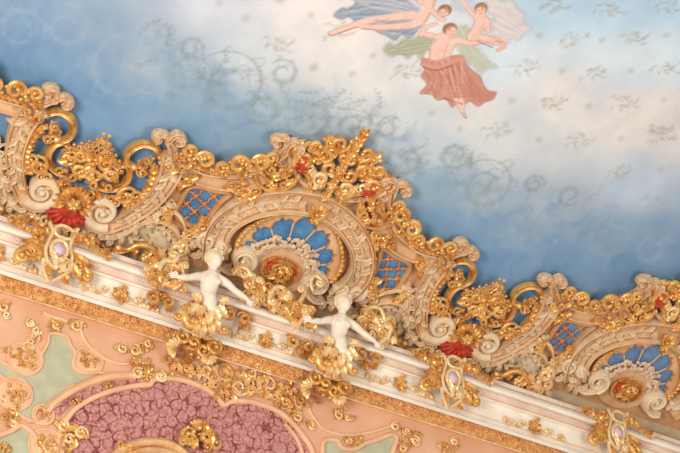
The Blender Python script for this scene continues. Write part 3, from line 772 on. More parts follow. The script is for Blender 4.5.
# -------- stepped cornice with shell clasps and leaf finials
def pediment(k, m):
    sx = AX + 6 * k; M_ = lambda: MB(m, sx)
    x0, y0 = A(212, 176, .1)
    t = Thing('crested_moulding', 'moulding topped with gilded clasps and curled finials, ' + WHERE[k, m], 'moulding', 'cove', sx + m * x0, y0, 'crested mouldings above the arches')
    path = near(.14, (170, 158), (180, 166), (194, 173), (212, 179), (232, 181.5), (248, 180), (262, 176), (275, 169), (286, 161), (292, 155))
    pp = crom(path, 5); n_ = len(pp)
    b = M_(); b.strip(pp, [.135 * (1 - .35 * max(0, i / n_ - .6) / .4) for i in range(n_)], [(-1, -.03), (-1, .13), (-.88, .16), (-.78, .13), (-.7, .10), (.1, .10), (.2, .15), (.34, .17), (.5, .13), (.62, .20), (.85, .23), (1, .2), (1, -.1)])
    t.part('moulding', b, M['pink'])
    b = M_(); ln = near(.2, (184, 165), (200, 173), (213, 176.5), (234, 178), (252, 176)); b.tube([(x, y, .2) for x, y in crom(ln, 5)], .014, 5); ln2 = near(.15, (196, 184), (214, 189), (234, 191.5)); b.tube([(x, y, .15) for x, y in crom(ln2, 5)], .012, 5)
    t.part('raised_line', b, M['cream'])
    # clasps along the top
    for (px, py, r_, dirn) in ((190, 151.5, .10, 1), (206, 160, .13, -1), (222, 168, .10, 1), (240, 164.5, .15, 1), (262, 163, .13, -1), (272, 158, .09, 1)):
        x, y = A(px, py, .22); b = M_()
        fan(b, (x, y - r_ * .5), r_ * 1.1, .35, PI - .2, 6, .2, .05, .5)
        curl(b, (x - r_ * .1, y), r_, -.3 if dirn > 0 else PI + .3, 1.25, dirn, .03, .22, .03, 7)
        b.ball((x + r_ * .9 * dirn, y - r_ * .7, .23), .03); b.ball((x - r_ * .9 * dirn, y - r_ * .7, .23), .026)
        for a in (-.4, PI + .4): leaf(b, (x, y - r_ * .8), a, r_ * 1.3, .035, .2, .03)
        t.part('shell_clasp', b, M['gold'])
    # crest running line of gold below the clasps
    b = M_(); ln = near(.22, (176, 157), (186, 162), (200, 169), (212, 172), (230, 172.5), (246, 171), (260, 169), (272, 163))
    b.tube([(x, y, .21) for x, y in crom(ln, 5)], .018, 5); fill(b, crom(ln, 2), .035, .015, .21, 5, 'cbl')
    t.part('gilded_edge', b, M['gold'])
    # leaf finials, each a split stucco leaf curling both ways
    for (stem, c1, c2, r1, r2) in (([(176, 163), (175, 156), (172, 149), (169, 144)], (160, 140), (180, 142.5), .09, .085),
                                   ([(276, 167), (281, 159), (286, 152), (290, 147)], (279, 144), (299, 150.5), .09, .09)):
        b = M_(); sp = near(.2, *stem); q = crom(sp, 5)
        b.strip(q, [.085 - .04 * i / len(q) for i in range(len(q))], [(-1, .0), (-1, .14), (-.6, .18), (-.2, .14), (0, .18), (.2, .14), (.6, .18), (1, .14), (1, 0)])
        for cpt, r_, sd in ((c1, r1, -1), (c2, r2, 1)):
            x, y = A(*cpt, .2)
            top = q[-1]
            pth = crom([q[-4], top, ((top[0] + x) / 2, max(top[1], y) + r_ * .62), (x + sd * r_ * .55, y + r_ * .35), (x + sd * r_ * .6, y - r_ * .35), (x, y - r_ * .62), (x - sd * r_ * .3, y - r_ * .2), (x, y)], 5)
            nn = len(pth); b.strip(pth, [.05 * (1 - .5 * i / nn) for i in range(nn)], [(-1, .06), (-1, .15), (-.5, .2), (0, .16), (.5, .2), (1, .15), (1, .06)])
            for e in range(6): b.tube([(x, y, .16), (x + sd * r_ * .95 * math.cos(1.3 - e * .55), y + r_ * .95 * math.sin(1.3 - e * .55), .17)], [.014, .022], 5)
        t.part('leaf_finial', b, M['finial'], label='curled rosy stucco leaf finial')
        b = M_(); x, y = q[1]; fill(b, [(x + dx, y + dy) for dx, dy in ((.1, -.03), (-.06, -.06), (.14, .05), (.02, -.1))], .06, .022, .23, 3, 'cl'); t.part('finial_foot', b, M['gold'])
    # gilded half-round medallion next to the inner finial
    b = M_(); cx, cy = A(279, 176, .15)
    rim = near(.15, (254, 170), (257, 182), (268, 190), (282, 190), (293, 184), (298, 175)); b.tube([(x, y, .16) for x, y in crom(rim, 5)], .026, 6)
    fill(b, near(.14, (270, 182), (277, 177), (284, 175), (289, 180), (282, 184), (274, 186), (284, 168), (290, 172), (266, 178)), .07, .022, .13, 9, 'clf')
    t.part('gilded_medallion', b, M['gold'])
    b = M_(); s_ = near(.12, (288, 150), (290, 163), (297, 176), (306, 186), (313, 192)); b.strip(crom(s_, 5), .035, [(-1, 0), (-1, .12), (0, .16), (1, .12), (1, 0)]); s_ = near(.12, (293, 158), (303, 178), (312, 184)); 
    t.part('inner_ribbon', b, M['cream'])
    b = M_(); fill(b, near(.16, (236, 193), (243, 188), (250, 190), (246, 196), (240, 199), (252, 196), (244, 183), (256, 191)), .07, .024, .15, 12, 'cflb')
    fan(b, A(245, 194, .2), .11, .3, 2.8, 5, .18, .05); t.part('arch_clasp', b, M['gold'])
for km in ((-1, -1), (0, 1), (0, -1), (1, 1), (1, -1)): pediment(*km)

# -------- lattice panels
def lattice(k, m):
    sx = AX + 6 * k; M_ = lambda: MB(m, sx)
    cx, cy = A(204, 204, .06)
    t = Thing('lattice_panel', ('bright blue' if k == 0 else 'violet-blue') + ' lattice panel, ' + WHERE[k, m], 'panel', 'cove', sx + m * cx, cy, 'lattice panels beside the arches')
    out = near(.05, (189, 187), (200, 186), (214, 190), (230, 192.5), (222, 200), (213, 211), (206, 223), (197, 226), (188, 224), (175, 213.5), (181, 200))
    b = M_(); b.poly(out, .03, .04); t.part('field', b, M['blue'] if k == 0 else M['slate'])
    b = M_(); o2 = crom(out, 4, True); b.strip(o2, .035, [(-1, .03), (-1, .09), (0, .12), (1, .09), (1, .03)], True); t.part('frame', b, M['tan'])
    # lattice bars clipped to the panel
    b = M_(); st = .165; gpts = []
    def inside(q):
        ins = False
        for i in range(len(o2)):
            a, c_ = o2[i], o2[i - 1]
            if (a[1] > q[1]) != (c_[1] > q[1]) and q[0] < (c_[0] - a[0]) * (q[1] - a[1]) / (c_[1] - a[1]) + a[0]: ins = not ins
        return ins
    for fam in (0, 1):
        th = math.radians(52 if fam == 0 else -38) + .25; dx, dy = math.cos(th), math.sin(th); nx, ny = -dy, dx
        for j in range(-5, 6):
            run = []
            for i in range(-60, 61):
                q = (cx + nx * j * st + dx * i * .02 + nx * .014 * math.sin(i * .02 / st * 4 * PI), cy + ny * j * st + dy * i * .02 + ny * .014 * math.sin(i * .02 / st * 4 * PI))
                if inside(q): run.append((q[0], q[1], .06))
                else:
                    if len(run) > 2: b.tube(run, .014, 5)
                    run = []
            if len(run) > 2: b.tube(run, .014, 5)
    t.part('lattice', b, M['lattice'])
    th = math.radians(52) + .25; r_ = M_(); c2 = M_()
    for i in range(-5, 6):
        for j in range(-5, 6):
            q = (cx + math.cos(th) * i * st - math.sin(th) * j * st, cy + math.sin(th) * i * st + math.cos(th) * j * st)
            if inside(q):
                flower(r_, q, .036, .06, 4, .8, th)
                for e in range(4):
                    a = th + e * PI / 2; qq = (q[0] + .06 * math.cos(a), q[1] + .05 * math.sin(a)); r_.ball((qq[0], qq[1], .07), .014, n=5)
    t.part('rosettes', r_, M['lattice'])['kind'] = 'stuff'
    # gilded corner leaves
    for (px, py, a, sd) in ((168, 212, 2.6, 1), (189, 233, -1.4, 1), (202, 227, -.6, 1), (188, 180, 1.7, -1), (238, 190, .6, 1)):
        x, y = A(px, py, .12); b = M_()
        curl(b, (x, y), .085, a, 1.3, sd, .028, .13, .03, 7); curl(b, (x + .11 * math.cos(a + 2.2), y + .11 * math.sin(a + 2.2)), .06, a + PI, 1.2, -sd, .024, .13, .03, 6)
        leaf(b, (x, y), a + 2.4, .22, .055, .12, .035, 3, .6); leaf(b, (x, y), a - .6, .18, .05, .12, .035, 3, -.6); b.ball((x, y, .17), .03)
        t.part('corner_leaf', b, M['gold'])
    b = M_(); scroll(b, near(.12, (166, 211), (176, 213), (183, 222), (186, 232)), .03, .12, .05, -1, 0); t.part('corner_scroll', b, M['gold_pale'])
for km in ((0, 1), (0, -1), (1, 1)): lattice(*km)

# -------- leaf bands sweeping down into volutes beside the shells
def bracket(k, m):
    sx = AX + 6 * k; M_ = lambda: MB(m, sx)
    vx, vy = A(102.5, 211, .12)
    t = Thing('scroll_bracket', 'broad stucco scroll carved with acanthus, ' + BYSHELL[k, m], 'scroll ornament', 'cove', sx + m * vx, vy, 'scroll brackets beside the shells')
    path = near(.12, (174, 156), (172, 168), (167, 180), (159, 192), (149, 203), (137, 212), (124, 220), (112, 225))
    r0 = math.dist(path[-1], (vx, vy))
    a0 = math.atan2(path[-1][1] - vy, path[-1][0] - vx)
    pp = crom(path, 5); hw = [.165 - .075 * min(1, i / len(pp) * 1.1) for i in range(len(pp))]
    sp = spiral((vx, vy), r0, .05, a0, 1.6, -1, 26)[1:]
    h2 = [.09 * (1 - .7 * i / len(sp)) for i in range(len(sp))]
    b = M_(); b.strip(pp + sp[:10], hw + h2[:10], lift(BAND, .02)); t.part('band', b, M['pink'])
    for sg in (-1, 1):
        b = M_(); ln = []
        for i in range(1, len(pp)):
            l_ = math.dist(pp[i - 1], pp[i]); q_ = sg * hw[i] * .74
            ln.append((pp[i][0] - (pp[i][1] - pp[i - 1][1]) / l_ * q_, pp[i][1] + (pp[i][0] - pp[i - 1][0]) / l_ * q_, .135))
        b.tube(ln, .011, 5); t.part('shaded_gilt_line', b, M['edge'])  # band edges drawn dark: gilding plus painted shade
    b = M_(); b.ball((vx, vy, .08), .15, 1, 1, .5, 12); b.strip(sp, [h * .72 for h in h2], [(-1, .02), (-1, .18), (-.5, .21), (.5, .21), (1, .18), (1, .02)]); b.ball((vx, vy, .2), .045, n=8); t.part('volute', b, M['volute'])
    b = M_(); foliage(b, pp[1:-4], lambda q: .19 - .07 * q, 17, .028, .11, 21); t.part('acanthus_relief', b, M['cream'], label='pale acanthus leaves laid along the band')
    # dark gilded inner edge with small leaves along the blue side
    b = M_(); e = near(.1, (157, 164), (155, 177), (149, 190), (139, 200), (127, 208)); ee = crom(e, 5); b.tube([(x, y, .13) for x, y in ee], .02, 6)
    for i in range(1, len(ee) - 1):
        a = ang(ee[i - 1], ee[i + 1]) - PI / 2; leaf(b, ee[i], a + .5 * (-1) ** i, .11, .04, .12, .03, 2, .5); b.ball((ee[i][0] + .06 * math.cos(a), ee[i][1] + .06 * math.sin(a), .13), .022, n=5)
    t.part('leafy_edge', b, M['gold'], label='gilded leafy edge against the blue')
    # under-leaf
    b = M_(); u = near(.12, (176, 204), (163, 212), (150, 219), (136, 227), (120, 236), (104, 238), (88, 236)); uu = crom(u, 5)
    b.strip(uu, [.075 + .02 * math.sin(i * .9) for i in range(len(uu))], [(-1, 0), (-1, .08), (-.4, .13), (.4, .13), (1, .08), (1, 0)])
    foliage(b, uu, .11, 15, .026, .13, 5); t.part('under_leaf', b, M['cream'])
for km in ((-1, -1), (0, 1), (0, -1), (1, 1)): bracket(*km)

# -------- lower rounded cartouches with the gilded C-scroll beneath
def cartouche(k, m):
    sx = AX + 6 * k; M_ = lambda: MB(m, sx)
    cx, cy = A(160, 243, .1)
    t = Thing('rounded_cartouche', 'low rounded cream cartouche with gilded C-scroll, ' + BYSHELL[k, m], 'cartouche', 'cove', sx + m * cx, cy, 'rounded cartouches above the white ledge')
    out = near(.08, (120, 238), (132, 228), (142, 223), (154, 221), (166, 224), (176, 232), (180, 243), (184, 262), (168, 274), (150, 268), (134, 256))
    b = M_(); b.poly(crom(out, 4, True), -.1, .06); b.ball((cx, cy, .05), .24, 1, .8, .25, 14); t.part('shield', b, M['greige'])
    b = M_(); foliage(b, crom(near(.06, (92, 246), (104, 248), (116, 255), (128, 262), (140, 266)), 6), .09, 12, .022, .04, 38); t.part('low_leaves', b, M['cream'])
    rim = near(.12, (141, 223), (154, 220.5), (166, 223), (176, 231), (181, 243))
    b = M_(); b.strip(crom(rim, 6), .04, [(-1, 0), (-1, .12), (-.3, .17), (.4, .15), (1, .1), (1, 0)]); t.part('rim', b, M['pink'])
    b = M_(); foliage(b, crom(near(.1, (146, 229), (158, 227), (168, 233), (174, 243)), 6), .08, 9, .022, .1, 31); foliage(b, crom(near(.1, (128, 238), (140, 240), (152, 240), (164, 248), (172, 260)), 6), .09, 10, .02, .1, 37); foliage(b, crom(near(.1, (186, 228), (190, 236), (186, 246), (192, 256)), 6), .13, 8, .028, .12, 33); foliage(b, crom(near(.1, (196, 236), (206, 252), (214, 262), (224, 268)), 6), .13, 8, .028, .12, 36)
    t.part('leaf_relief', b, M['cream'])
    b = M_(); c_ = near(.18, (118, 249), (128, 250), (137, 246), (146, 246), (154, 251), (159, 260), (161, 270)); scroll(b, c_, .042, .17, .05, 1, .06, -1, rise=.03, n=8)
    for (px, py, a, l) in ((128, 250, 3.6, .2), (137, 247, -1.6, .14), (152, 252, -2.2, .2), (157, 258, 3.9, .16)): leaf(b, A(px, py, .18), a, l, .05, .17, .03)
    b.ball((*A(118, 247, .18), .2), .05, n=8)
    t.part('gilded_scroll', b, M['gold'], label='polished gilded C-shaped scroll')
    b = M_()
    fill(b, near(.2, (164, 262), (170, 256), (176, 252), (182, 262), (166, 272), (158, 276), (174, 270), (184, 272), (150, 268), (186, 250), (178, 244), (170, 266), (163, 254)), .095, .03, .14, 8, 'ccl', .05)
    curl(b, A(178, 249, .2), .13, 1.4, 1.3, -1, .034, .2, .03, 8); curl(b, A(148, 262, .2), .08, 2, 1.3, 1, .03, .2)
    t.part('scroll_bouquet', b, M['gold_pale'])
    # row of gilded leaves along the ledge
    b = M_(); fill(b, near(.15, *[(96 + i * 4, 250 + i * 1.55 + (i % 3) * 2) for i in range(4)]), .075, .026, .12, 14, 'clb', .04)
    fill(b, near(.15, (88, 238), (94, 243), (100, 249), (106, 254), (84, 246), (92, 252)), .08, .028, .14, 15, 'clf', .04)
    t.part('ledge_leaves', b, M['gold'])
for km in ((-1, -1), (0, 1), (0, -1), (1, 1)): cartouche(*km)

# -------- shells between the arches, with their ring scrolls and trellis crest
SHW = {-1: 'left of the central arch', 1: 'right of the central arch'}
def shell(j):
    sx = AX + 3 * j
    def B(px, py, z=.12):           # relative to the shell axis, measured on the left shell
        x, y = AS(px, py, z); return (x + 3, y)
    t = Thing('red_shell_mascaron', 'gilded shell over a scarlet lobed base, ' + SHW[j] + ' above a jewelled mount', 'shell ornament', 'cove', sx, 0, 'red and gold shells')
    # stucco ground under the shell
    b = MB(1, sx); b.poly([(-.78, -.5), (-.62, -.05), (-.46, .16), (-.2, .2), (.2, .2), (.46, .16), (.62, -.05), (.78, -.5)], -.08, .03); t.part('backing', b, M['greige'])
    b = MB(1, sx)
    for i in range(9):
        a = PI + PI * (i + .5) / 9; q = .18
        b.ball((q * 1.2 * math.cos(a), -.05 + q * 1.0 * math.sin(a), .16), .07, 1.6, .7, .8, 8, a)
    b.ball((0, -.06, .14), .17, 1.25, .9, .5, 12)
    for x in (-.15, 0, .15): b.ball((x, -.02, .16), .08, .8, 1.1, .7, 8)
    t.part('scarlet_base', b, M['red'], label='scarlet lobed base')
    b = MB(1, sx)
    fan(b, (0, .13), .21, -.25, PI + .25, 11, .17, .09, .1)
    for i in range(12):
        a = -.5 + (PI + 1.0) * i / 11; leaf(b, (0 + .1 * math.cos(a), .09 + .1 * math.sin(a)), a, .17, .04, .2, .04, 2, .3)
    for i in range(9):
        a = PI + .25 + (PI - .5) * i / 8; leaf(b, (.03 * math.cos(a), .1), a, .11, .035, .2, .04, 2, .3)
    flower(b, (0, .09), .09, .27, 6, .7); b.ball((0, .09, .34), .035)
    t.part('gilded_shell', b, M['gold'])
    b = MB(1, sx)
    fill(b, [(x, y) for x in np.linspace(-.42, .42, 9) for y in (-.33, -.42)], .07, .025, .1, 17 + j, 'clf', .05); t.part('foot_leaves', b, M['gold_pale'])
def ringscroll(j, m):
    sx = AX + 3 * j
    def B(px, py, z=.12):
        x, y = AS(px, py, z); x += 3; return (-abs(x), y)
    t = Thing('ring_scroll', 'openwork gilded ring scroll against blue, ' + {(-1, 1): 'left of the left red shell', (-1, -1): 'right of the left red shell', (1, 1): 'left of the right red shell', (1, -1): 'right of the right red shell'}[j, m], 'scroll ornament', 'cove', sx + m * B(58.7, 128)[0], B(58.7, 128)[1], 'openwork ring scrolls')
    M_ = lambda: MB(m, sx)
    b = M_(); p = [B(*q) for q in ((47, 117), (54, 114), (63, 115), (71, 121), (73.5, 130), (71, 138), (64, 142), (57, 140))]
    q_ = crom(p, 6); n_ = len(q_)
    b.strip(q_, [.028 + .027 * math.sin(PI * (.15 + .8 * i / n_)) for i in range(n_)], [(-1, .03), (-.95, .07), (-.6, .11), (0, .09), (.6, .11), (.95, .07), (1, .03)]); b.ball((*q_[-1], .1), .06); b.ball((*q_[0], .1), .04)
    b.tube([(x, y, .11) for x, y in q_[3:-3]], .012, 5)
    t.part('upper_ring', b, M['gold'])
    b = M_(); p = [B(*q) for q in ((69, 149), (63, 144.5), (55, 147), (49, 155), (48.5, 164), (54, 172), (63, 177), (76, 178))]
    q_ = crom(p, 6); n_ = len(q_); b.strip(q_, [.03 + .03 * math.sin(PI * (.1 + .85 * i / n_)) for i in range(n_)], [(-1, .02), (-.95, .06), (-.6, .1), (0, .08), (.6, .1), (.95, .06), (1, .02)]); b.ball((*q_[0], .1), .05)
    t.part('lower_scroll', b, M['gold_deep'])
    b = M_(); curl(b, B(55, 126), .07, 1.5, 1.3, 1, .028, .13); curl(b, B(48, 138), .07, 0, 1.3, -1, .026, .13); fill(b, [B(*q) for q in ((50, 131), (54, 134), (45, 136), (52, 121), (59, 132))], .05, .02, .12, 5, 'cbl')
    t.part('inner_tendrils', b, M['gold'])
    b = M_(); curl(b, B(38, 165), .14, 2.4, 1.3, -1, .032, .12, .03, 8); curl(b, B(40, 167), .07, 0, 1.2, 1, .026, .15); fill(b, [B(*q) for q in ((31, 172), (40, 176), (48, 176), (33, 158), (44, 170), (58, 182), (66, 184), (50, 184))], .075, .026, .12, 6, 'clb')
    t.part('foot_rosette', b, M['gold'])
    b = M_(); curl(b, B(70, 159), .115, 1.2, 1.35, 1, .028, .12, .03, 8); curl(b, B(82, 172), .10, 3.2, 1.35, -1, .028, .12, .03, 8); fill(b, [B(*q) for q in ((63, 160), (75, 166), (66, 169), (72, 176), (90, 178), (60, 170))], .06, .022, .12, 7, 'cl')
    t.part('side_rings', b, M['gold'])
def trellis(j):
    sx = AX + 3 * j
    def B(px, py, z=.12):
        x, y = AS(px, py, z); return (x + 3, y)
    yt = B(102, 138)[1]; yb = B(88, 176)[1]
    t = Thing('trellis_crest', 'small peaked openwork crest of gilded trellis and rings above the ' + ('left' if j < 0 else 'right') + ' red shell', 'crest', 'cove', sx, (yt + yb) / 2, 'trellis crests over the shells')
    b = MB(1, sx)
    n = 6
    for i in range(n + 1):
        for sg in (-1, 1):
            f = i / n
            p0 = (sg * .36 * (1 - f) , yb + .26 + (yt - yb - .26) * f); p1 = (p0[0] - sg * .30 * (1 - f * .5), max(yb + .2, p0[1] - .34))
            b.tube([(p0[0], p0[1], .13), (p1[0], p1[1], .13)], .015, 5)
    t.part('trellis', b, M['gold'])
    b = MB(1, sx)
    for i in range(6):
        f = i / 5
        for sg in (-1, 1):
            x, y = sg * .38 * (1 - f) + sg * .0, yb + .26 + (yt - yb - .26) * f
            b.ball((x, y + .03, .13), .026, n=7); curl(b, (x, y - .03), .05, 1, 1.2, sg, .018, .13)
    for sg in (-1, 1): fill(b, [(sg * .1, yb + .38), (sg * .2, yb + .3), (sg * .08, yb + .52), (sg * .04, yb + .64)], .04, .014, .13, 4, 'cfb')
    t.part('beaded_edge', b, M['gold'])
    b = MB(1, sx); flower(b, (0, yb + .22), .09, .12, 6, .6); b.ball((0, yb + .22, .2), .028)
    for sg in (-1, 1):
        curl(b, (sg * .17, yb + .24), .11, PI / 2, 1.3, sg, .028, .12, .03, 8); curl(b, (sg * .3, yb + .14), .12, PI / 2, 1.3, sg, .028, .12, .03, 8); curl(b, (sg * .12, yb + .03), .10, -PI / 2, 1.3, -sg, .028, .12, .03, 8)
        leaf(b, (0, yb + .22), PI / 2 + sg * .5, .2, .035, .12, .03); leaf(b, (0, yb + .2), -PI / 2 + sg * .5, .22, .04, .12, .03)
    t.part('rosette', b, M['gold'])
for j in (-1, 1):
    shell(j); trellis(j)
    for m in (1, -1): ringscroll(j, m)

# -------- openwork crests over the arches
def crest(k):
    sx = AX + 6 * k
    t = Thing('openwork_crest', 'tall gilded openwork crest with red tabs, on top of ' + ARCHW[k], 'crest', 'cove', sx, 1.7, 'openwork crests over the arches')
    xr = lambda px, py: AS(px, py, .14)
    def put(name, pts, fn, mt='gold'):
        for q in pts:
            x, y = xr(*q[:2])
            for sg in ((-1, 1) if abs(x) > .06 else (1,)):
                b = MB(1, sx); fn(b, (sg * abs(x), y), sg, *q[2:]); t.part(name, b, M[mt])
    def ring(b, c, sg, r_, ph):
        curl(b, c, r_, PI / 2 + ph * sg, 1.12, sg, .033, .12, .04, 8); b.ball((c[0] + r_ * math.cos(PI / 2 + ph * sg), c[1] + r_ * math.sin(PI / 2 + ph * sg), .13), .036)
        for e in range(3):
            a = PI / 2 + ph * sg + e * 1.9 * sg; leaf(b, (c[0] + r_ * math.cos(a), c[1] + r_ * math.sin(a)), a + sg * .8, .11, .035, .12, .03, 2, .5 * sg)
    for q in [(378, 170, .14, .3), (366, 154, .15, 1.0), (385, 184, .10, 2), (372, 186, .12, 3.4), (362, 172, .12, 4.2), (352, 160, .11, 5), (350, 176, .12, 1.2)]:
        put('ring', [q], ring, 'gold')
    put('lower_scroll', [(345, 188, .11, 3), (362, 188, .09, 2)], ring, 'gold_pale')
    b = MB(1, sx)
    sp = [(0, y) for y in np.linspace(1.95, 2.38, 7)]
    b.tube([(x, y, .15) for x, y in sp], [.03, .05, .045, .06, .05, .045, .02], 8)
    for y in np.linspace(2.02, 2.36, 5):
        for sg in (-1, 1): leaf(b, (0, y), PI / 2 + sg * .6, .13, .04, .15, .035, 2, -sg * .5)
    for x, y in ((.0, 2.4), (.05, 2.32), (-.05, 2.3)): b.ball((x, y, .17), .035)
    t.part('spike', b, M['gold'], label='leafy top spike')
    b = MB(1, sx); r_ = random.Random(5)
    y0 = 1.28
    for i in range(16):
        x, y = r_.uniform(0, .62), r_.uniform(1.4, 2.05)
        if x > .18 + .55 * math.sin(PI * (y - 1.25) / .95): continue
        for sg in (-1, 1): fill(b, [(sg * x, y)], .04, .018, .13, i, 'clb')
    for y in np.linspace(1.28, 1.95, 10): leaf(b, (0, y), PI / 2, .12, .06, .14, .04); 
    for y in (1.35, 1.55, 1.78): flower(b, (0, y), .08, .15, 6, .7)
    t.part('tangled_tendrils', b, M['gold'])['kind'] = 'stuff'
    for sg in (-1, 1):
        b = MB(1, sx)
        scroll(b, [(sg * .05, 1.3), (sg * .22, 1.36), (sg * .32, 1.5), (sg * .5, 1.62)], .036, .13, .06, -sg, .09, sg); scroll(b, [(sg * .1, 1.5), (sg * .2, 1.7), (sg * .3, 1.95)], .034, .13, .05, sg, .08, -sg); scroll(b, [(sg * .05, 1.9), (sg * .2, 2.1), (sg * .3, 2.15)], .032, .13, .05, -sg, .07, -sg)
        scroll(b, [(sg * .58, 1.55), (sg * .66, 1.75), (sg * .6, 1.95)], .034, .13, .05, sg, .08, sg)
        t.part('main_scrolls', b, M['gold'])
    for sg in (-1, 1):
        b = MB(1, sx); x, y = xr(369, 189); x = abs(x)
        b.tube([(sg * (x - .02), y - .14, .1), (sg * x, y - .05, .13), (sg * (x + .03), y + .04, .13), (sg * (x + .05), y + .13, .1)], [.06, .085, .085, .06], 8, .6)
        for e in range(4): b.tube([(sg * (x - .08), y - .1 + e * .06, .15), (sg * (x + .1), y - .08 + e * .06, .15)], .02, 5)
        t.part('red_tab', b, M['red'], label='bright red ribbed tab')
    for sg in (-1, 1):
        b = MB(1, sx); fill(b, [(sg * .16, 1.33), (sg * .22, 1.36), (sg * .28, 1.38)], .055, .022, .14, 3, 'clf'); t.part('foot_bouquet', b, M['gold'])
crest(0); crest(1)
# stucco ground strip above the ledge
b = MB(); b.poly([(-9, -.62), (11, -.62), (11, -.12), (-9, -.12)], -.1, .0); o = struct(b.build('trim_cove', M['greige'])); o.matrix_world = COVE
# ------------------------------------------------------------------ the straight white cornice, gilded frieze and wall below
def V(px, py, z=.35): return vert(px, py, -z)
def Zf(y0, z): return vert(0, y0, -z)[1]
XA, XB = -12.0, 14.0
def extr(name, prof, m, kind=True):
    """prof: (y0 in the photo at its left edge, distance out from the cove origin)"""
    pts = [(z, Zf(y0, z) if y0 is not None else 0) for y0, z in prof]
    vs = []; fs = []
    NX = 40
    for i in range(NX + 1):
        x = XA + (XB - XA) * i / NX
        for z, y in pts: vs.append((x, y, z))
    n = len(pts)
    for i in range(NX):
        for k in range(n - 1): fs.append((i * n + k, (i + 1) * n + k, (i + 1) * n + k + 1, i * n + k + 1))
    b = MB(); b.add(vs, fs); return b
def lay(name, b, m):
    o = struct(b.build(name, M[m])); o.matrix_world = VERT; return o
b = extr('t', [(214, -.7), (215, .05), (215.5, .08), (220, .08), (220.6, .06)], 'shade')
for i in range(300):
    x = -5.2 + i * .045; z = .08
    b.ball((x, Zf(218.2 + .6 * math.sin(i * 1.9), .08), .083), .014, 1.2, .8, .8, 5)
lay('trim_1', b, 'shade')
b = extr('t', [(220.6, .0), (221, .12)] + [(226 - 5 * math.cos(a), .12 + .09 * math.sin(a)) for a in np.linspace(0.2, PI - .2, 9)] + [(231.5, .1), (231.6, .04)], 'white'); lay('trim_2', b, 'white')
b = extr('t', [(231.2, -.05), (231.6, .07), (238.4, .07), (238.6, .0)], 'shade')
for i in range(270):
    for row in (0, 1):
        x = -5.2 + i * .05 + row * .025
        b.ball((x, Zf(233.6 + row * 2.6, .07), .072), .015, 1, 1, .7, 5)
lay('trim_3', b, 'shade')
b = extr('t', [(238.2, 0), (238.4, .11), (240, .11), (240.2, 0)], 'gold_pale'); lay('trim_4', b, 'rim')
b = extr('t', [(240, -.1), (240.2, .1), (242, .09), (244, .03), (245, .02), (262, .02), (268.5, .02), (269, .03), (269.5, .09), (273.8, .1), (274, -.3)], 'white'); lay('trim_5', b, 'white')
b = extr('t', [(262.4, .01), (262.5, .035), (263.3, .035), (263.4, .01)], 'gold_pale'); lay('trim_6', b, 'rim')
# gilded frieze: dense low foliage
b = extr('t', [(272, -.1), (289.5, -.1)], 'gold_matt'); r_ = random.Random(2)
zt, zb = Zf(274.5, -.1), Zf(288.5, -.1)
for i in range(520):
    x = -4.6 + 12.0 * i / 520; y = zb + (zt - zb) * r_.uniform(.12, .92)
    if i % 3 == 0: curl(b, (x, y), .05, r_.uniform(0, 6.3), 1.1, r_.choice((-1, 1)), .015, -.095, .01, 5)
    elif i % 3 == 1: leaf(b, (x, y), r_.uniform(0, 6.3), .09, .025, -.1, .025, 2, .6, .01)
    else: b.ball((x, y, -.09), .02, n=6)
lay('trim_7', b, 'gold_matt')
b = extr('t', [(289, -.14), (289, -.03), (290, -.02), (291.2, -.03), (291.4, -.16)], 'gold_pale'); lay('trim_8', b, 'gold_pale')
b = MB(); b.poly([(XA, Zf(289, -.15)), (XB, Zf(289, -.15)), (XB, -9.5), (XA, -9.5)], -.5, -.15); lay('wall_front', b, 'wallpink')

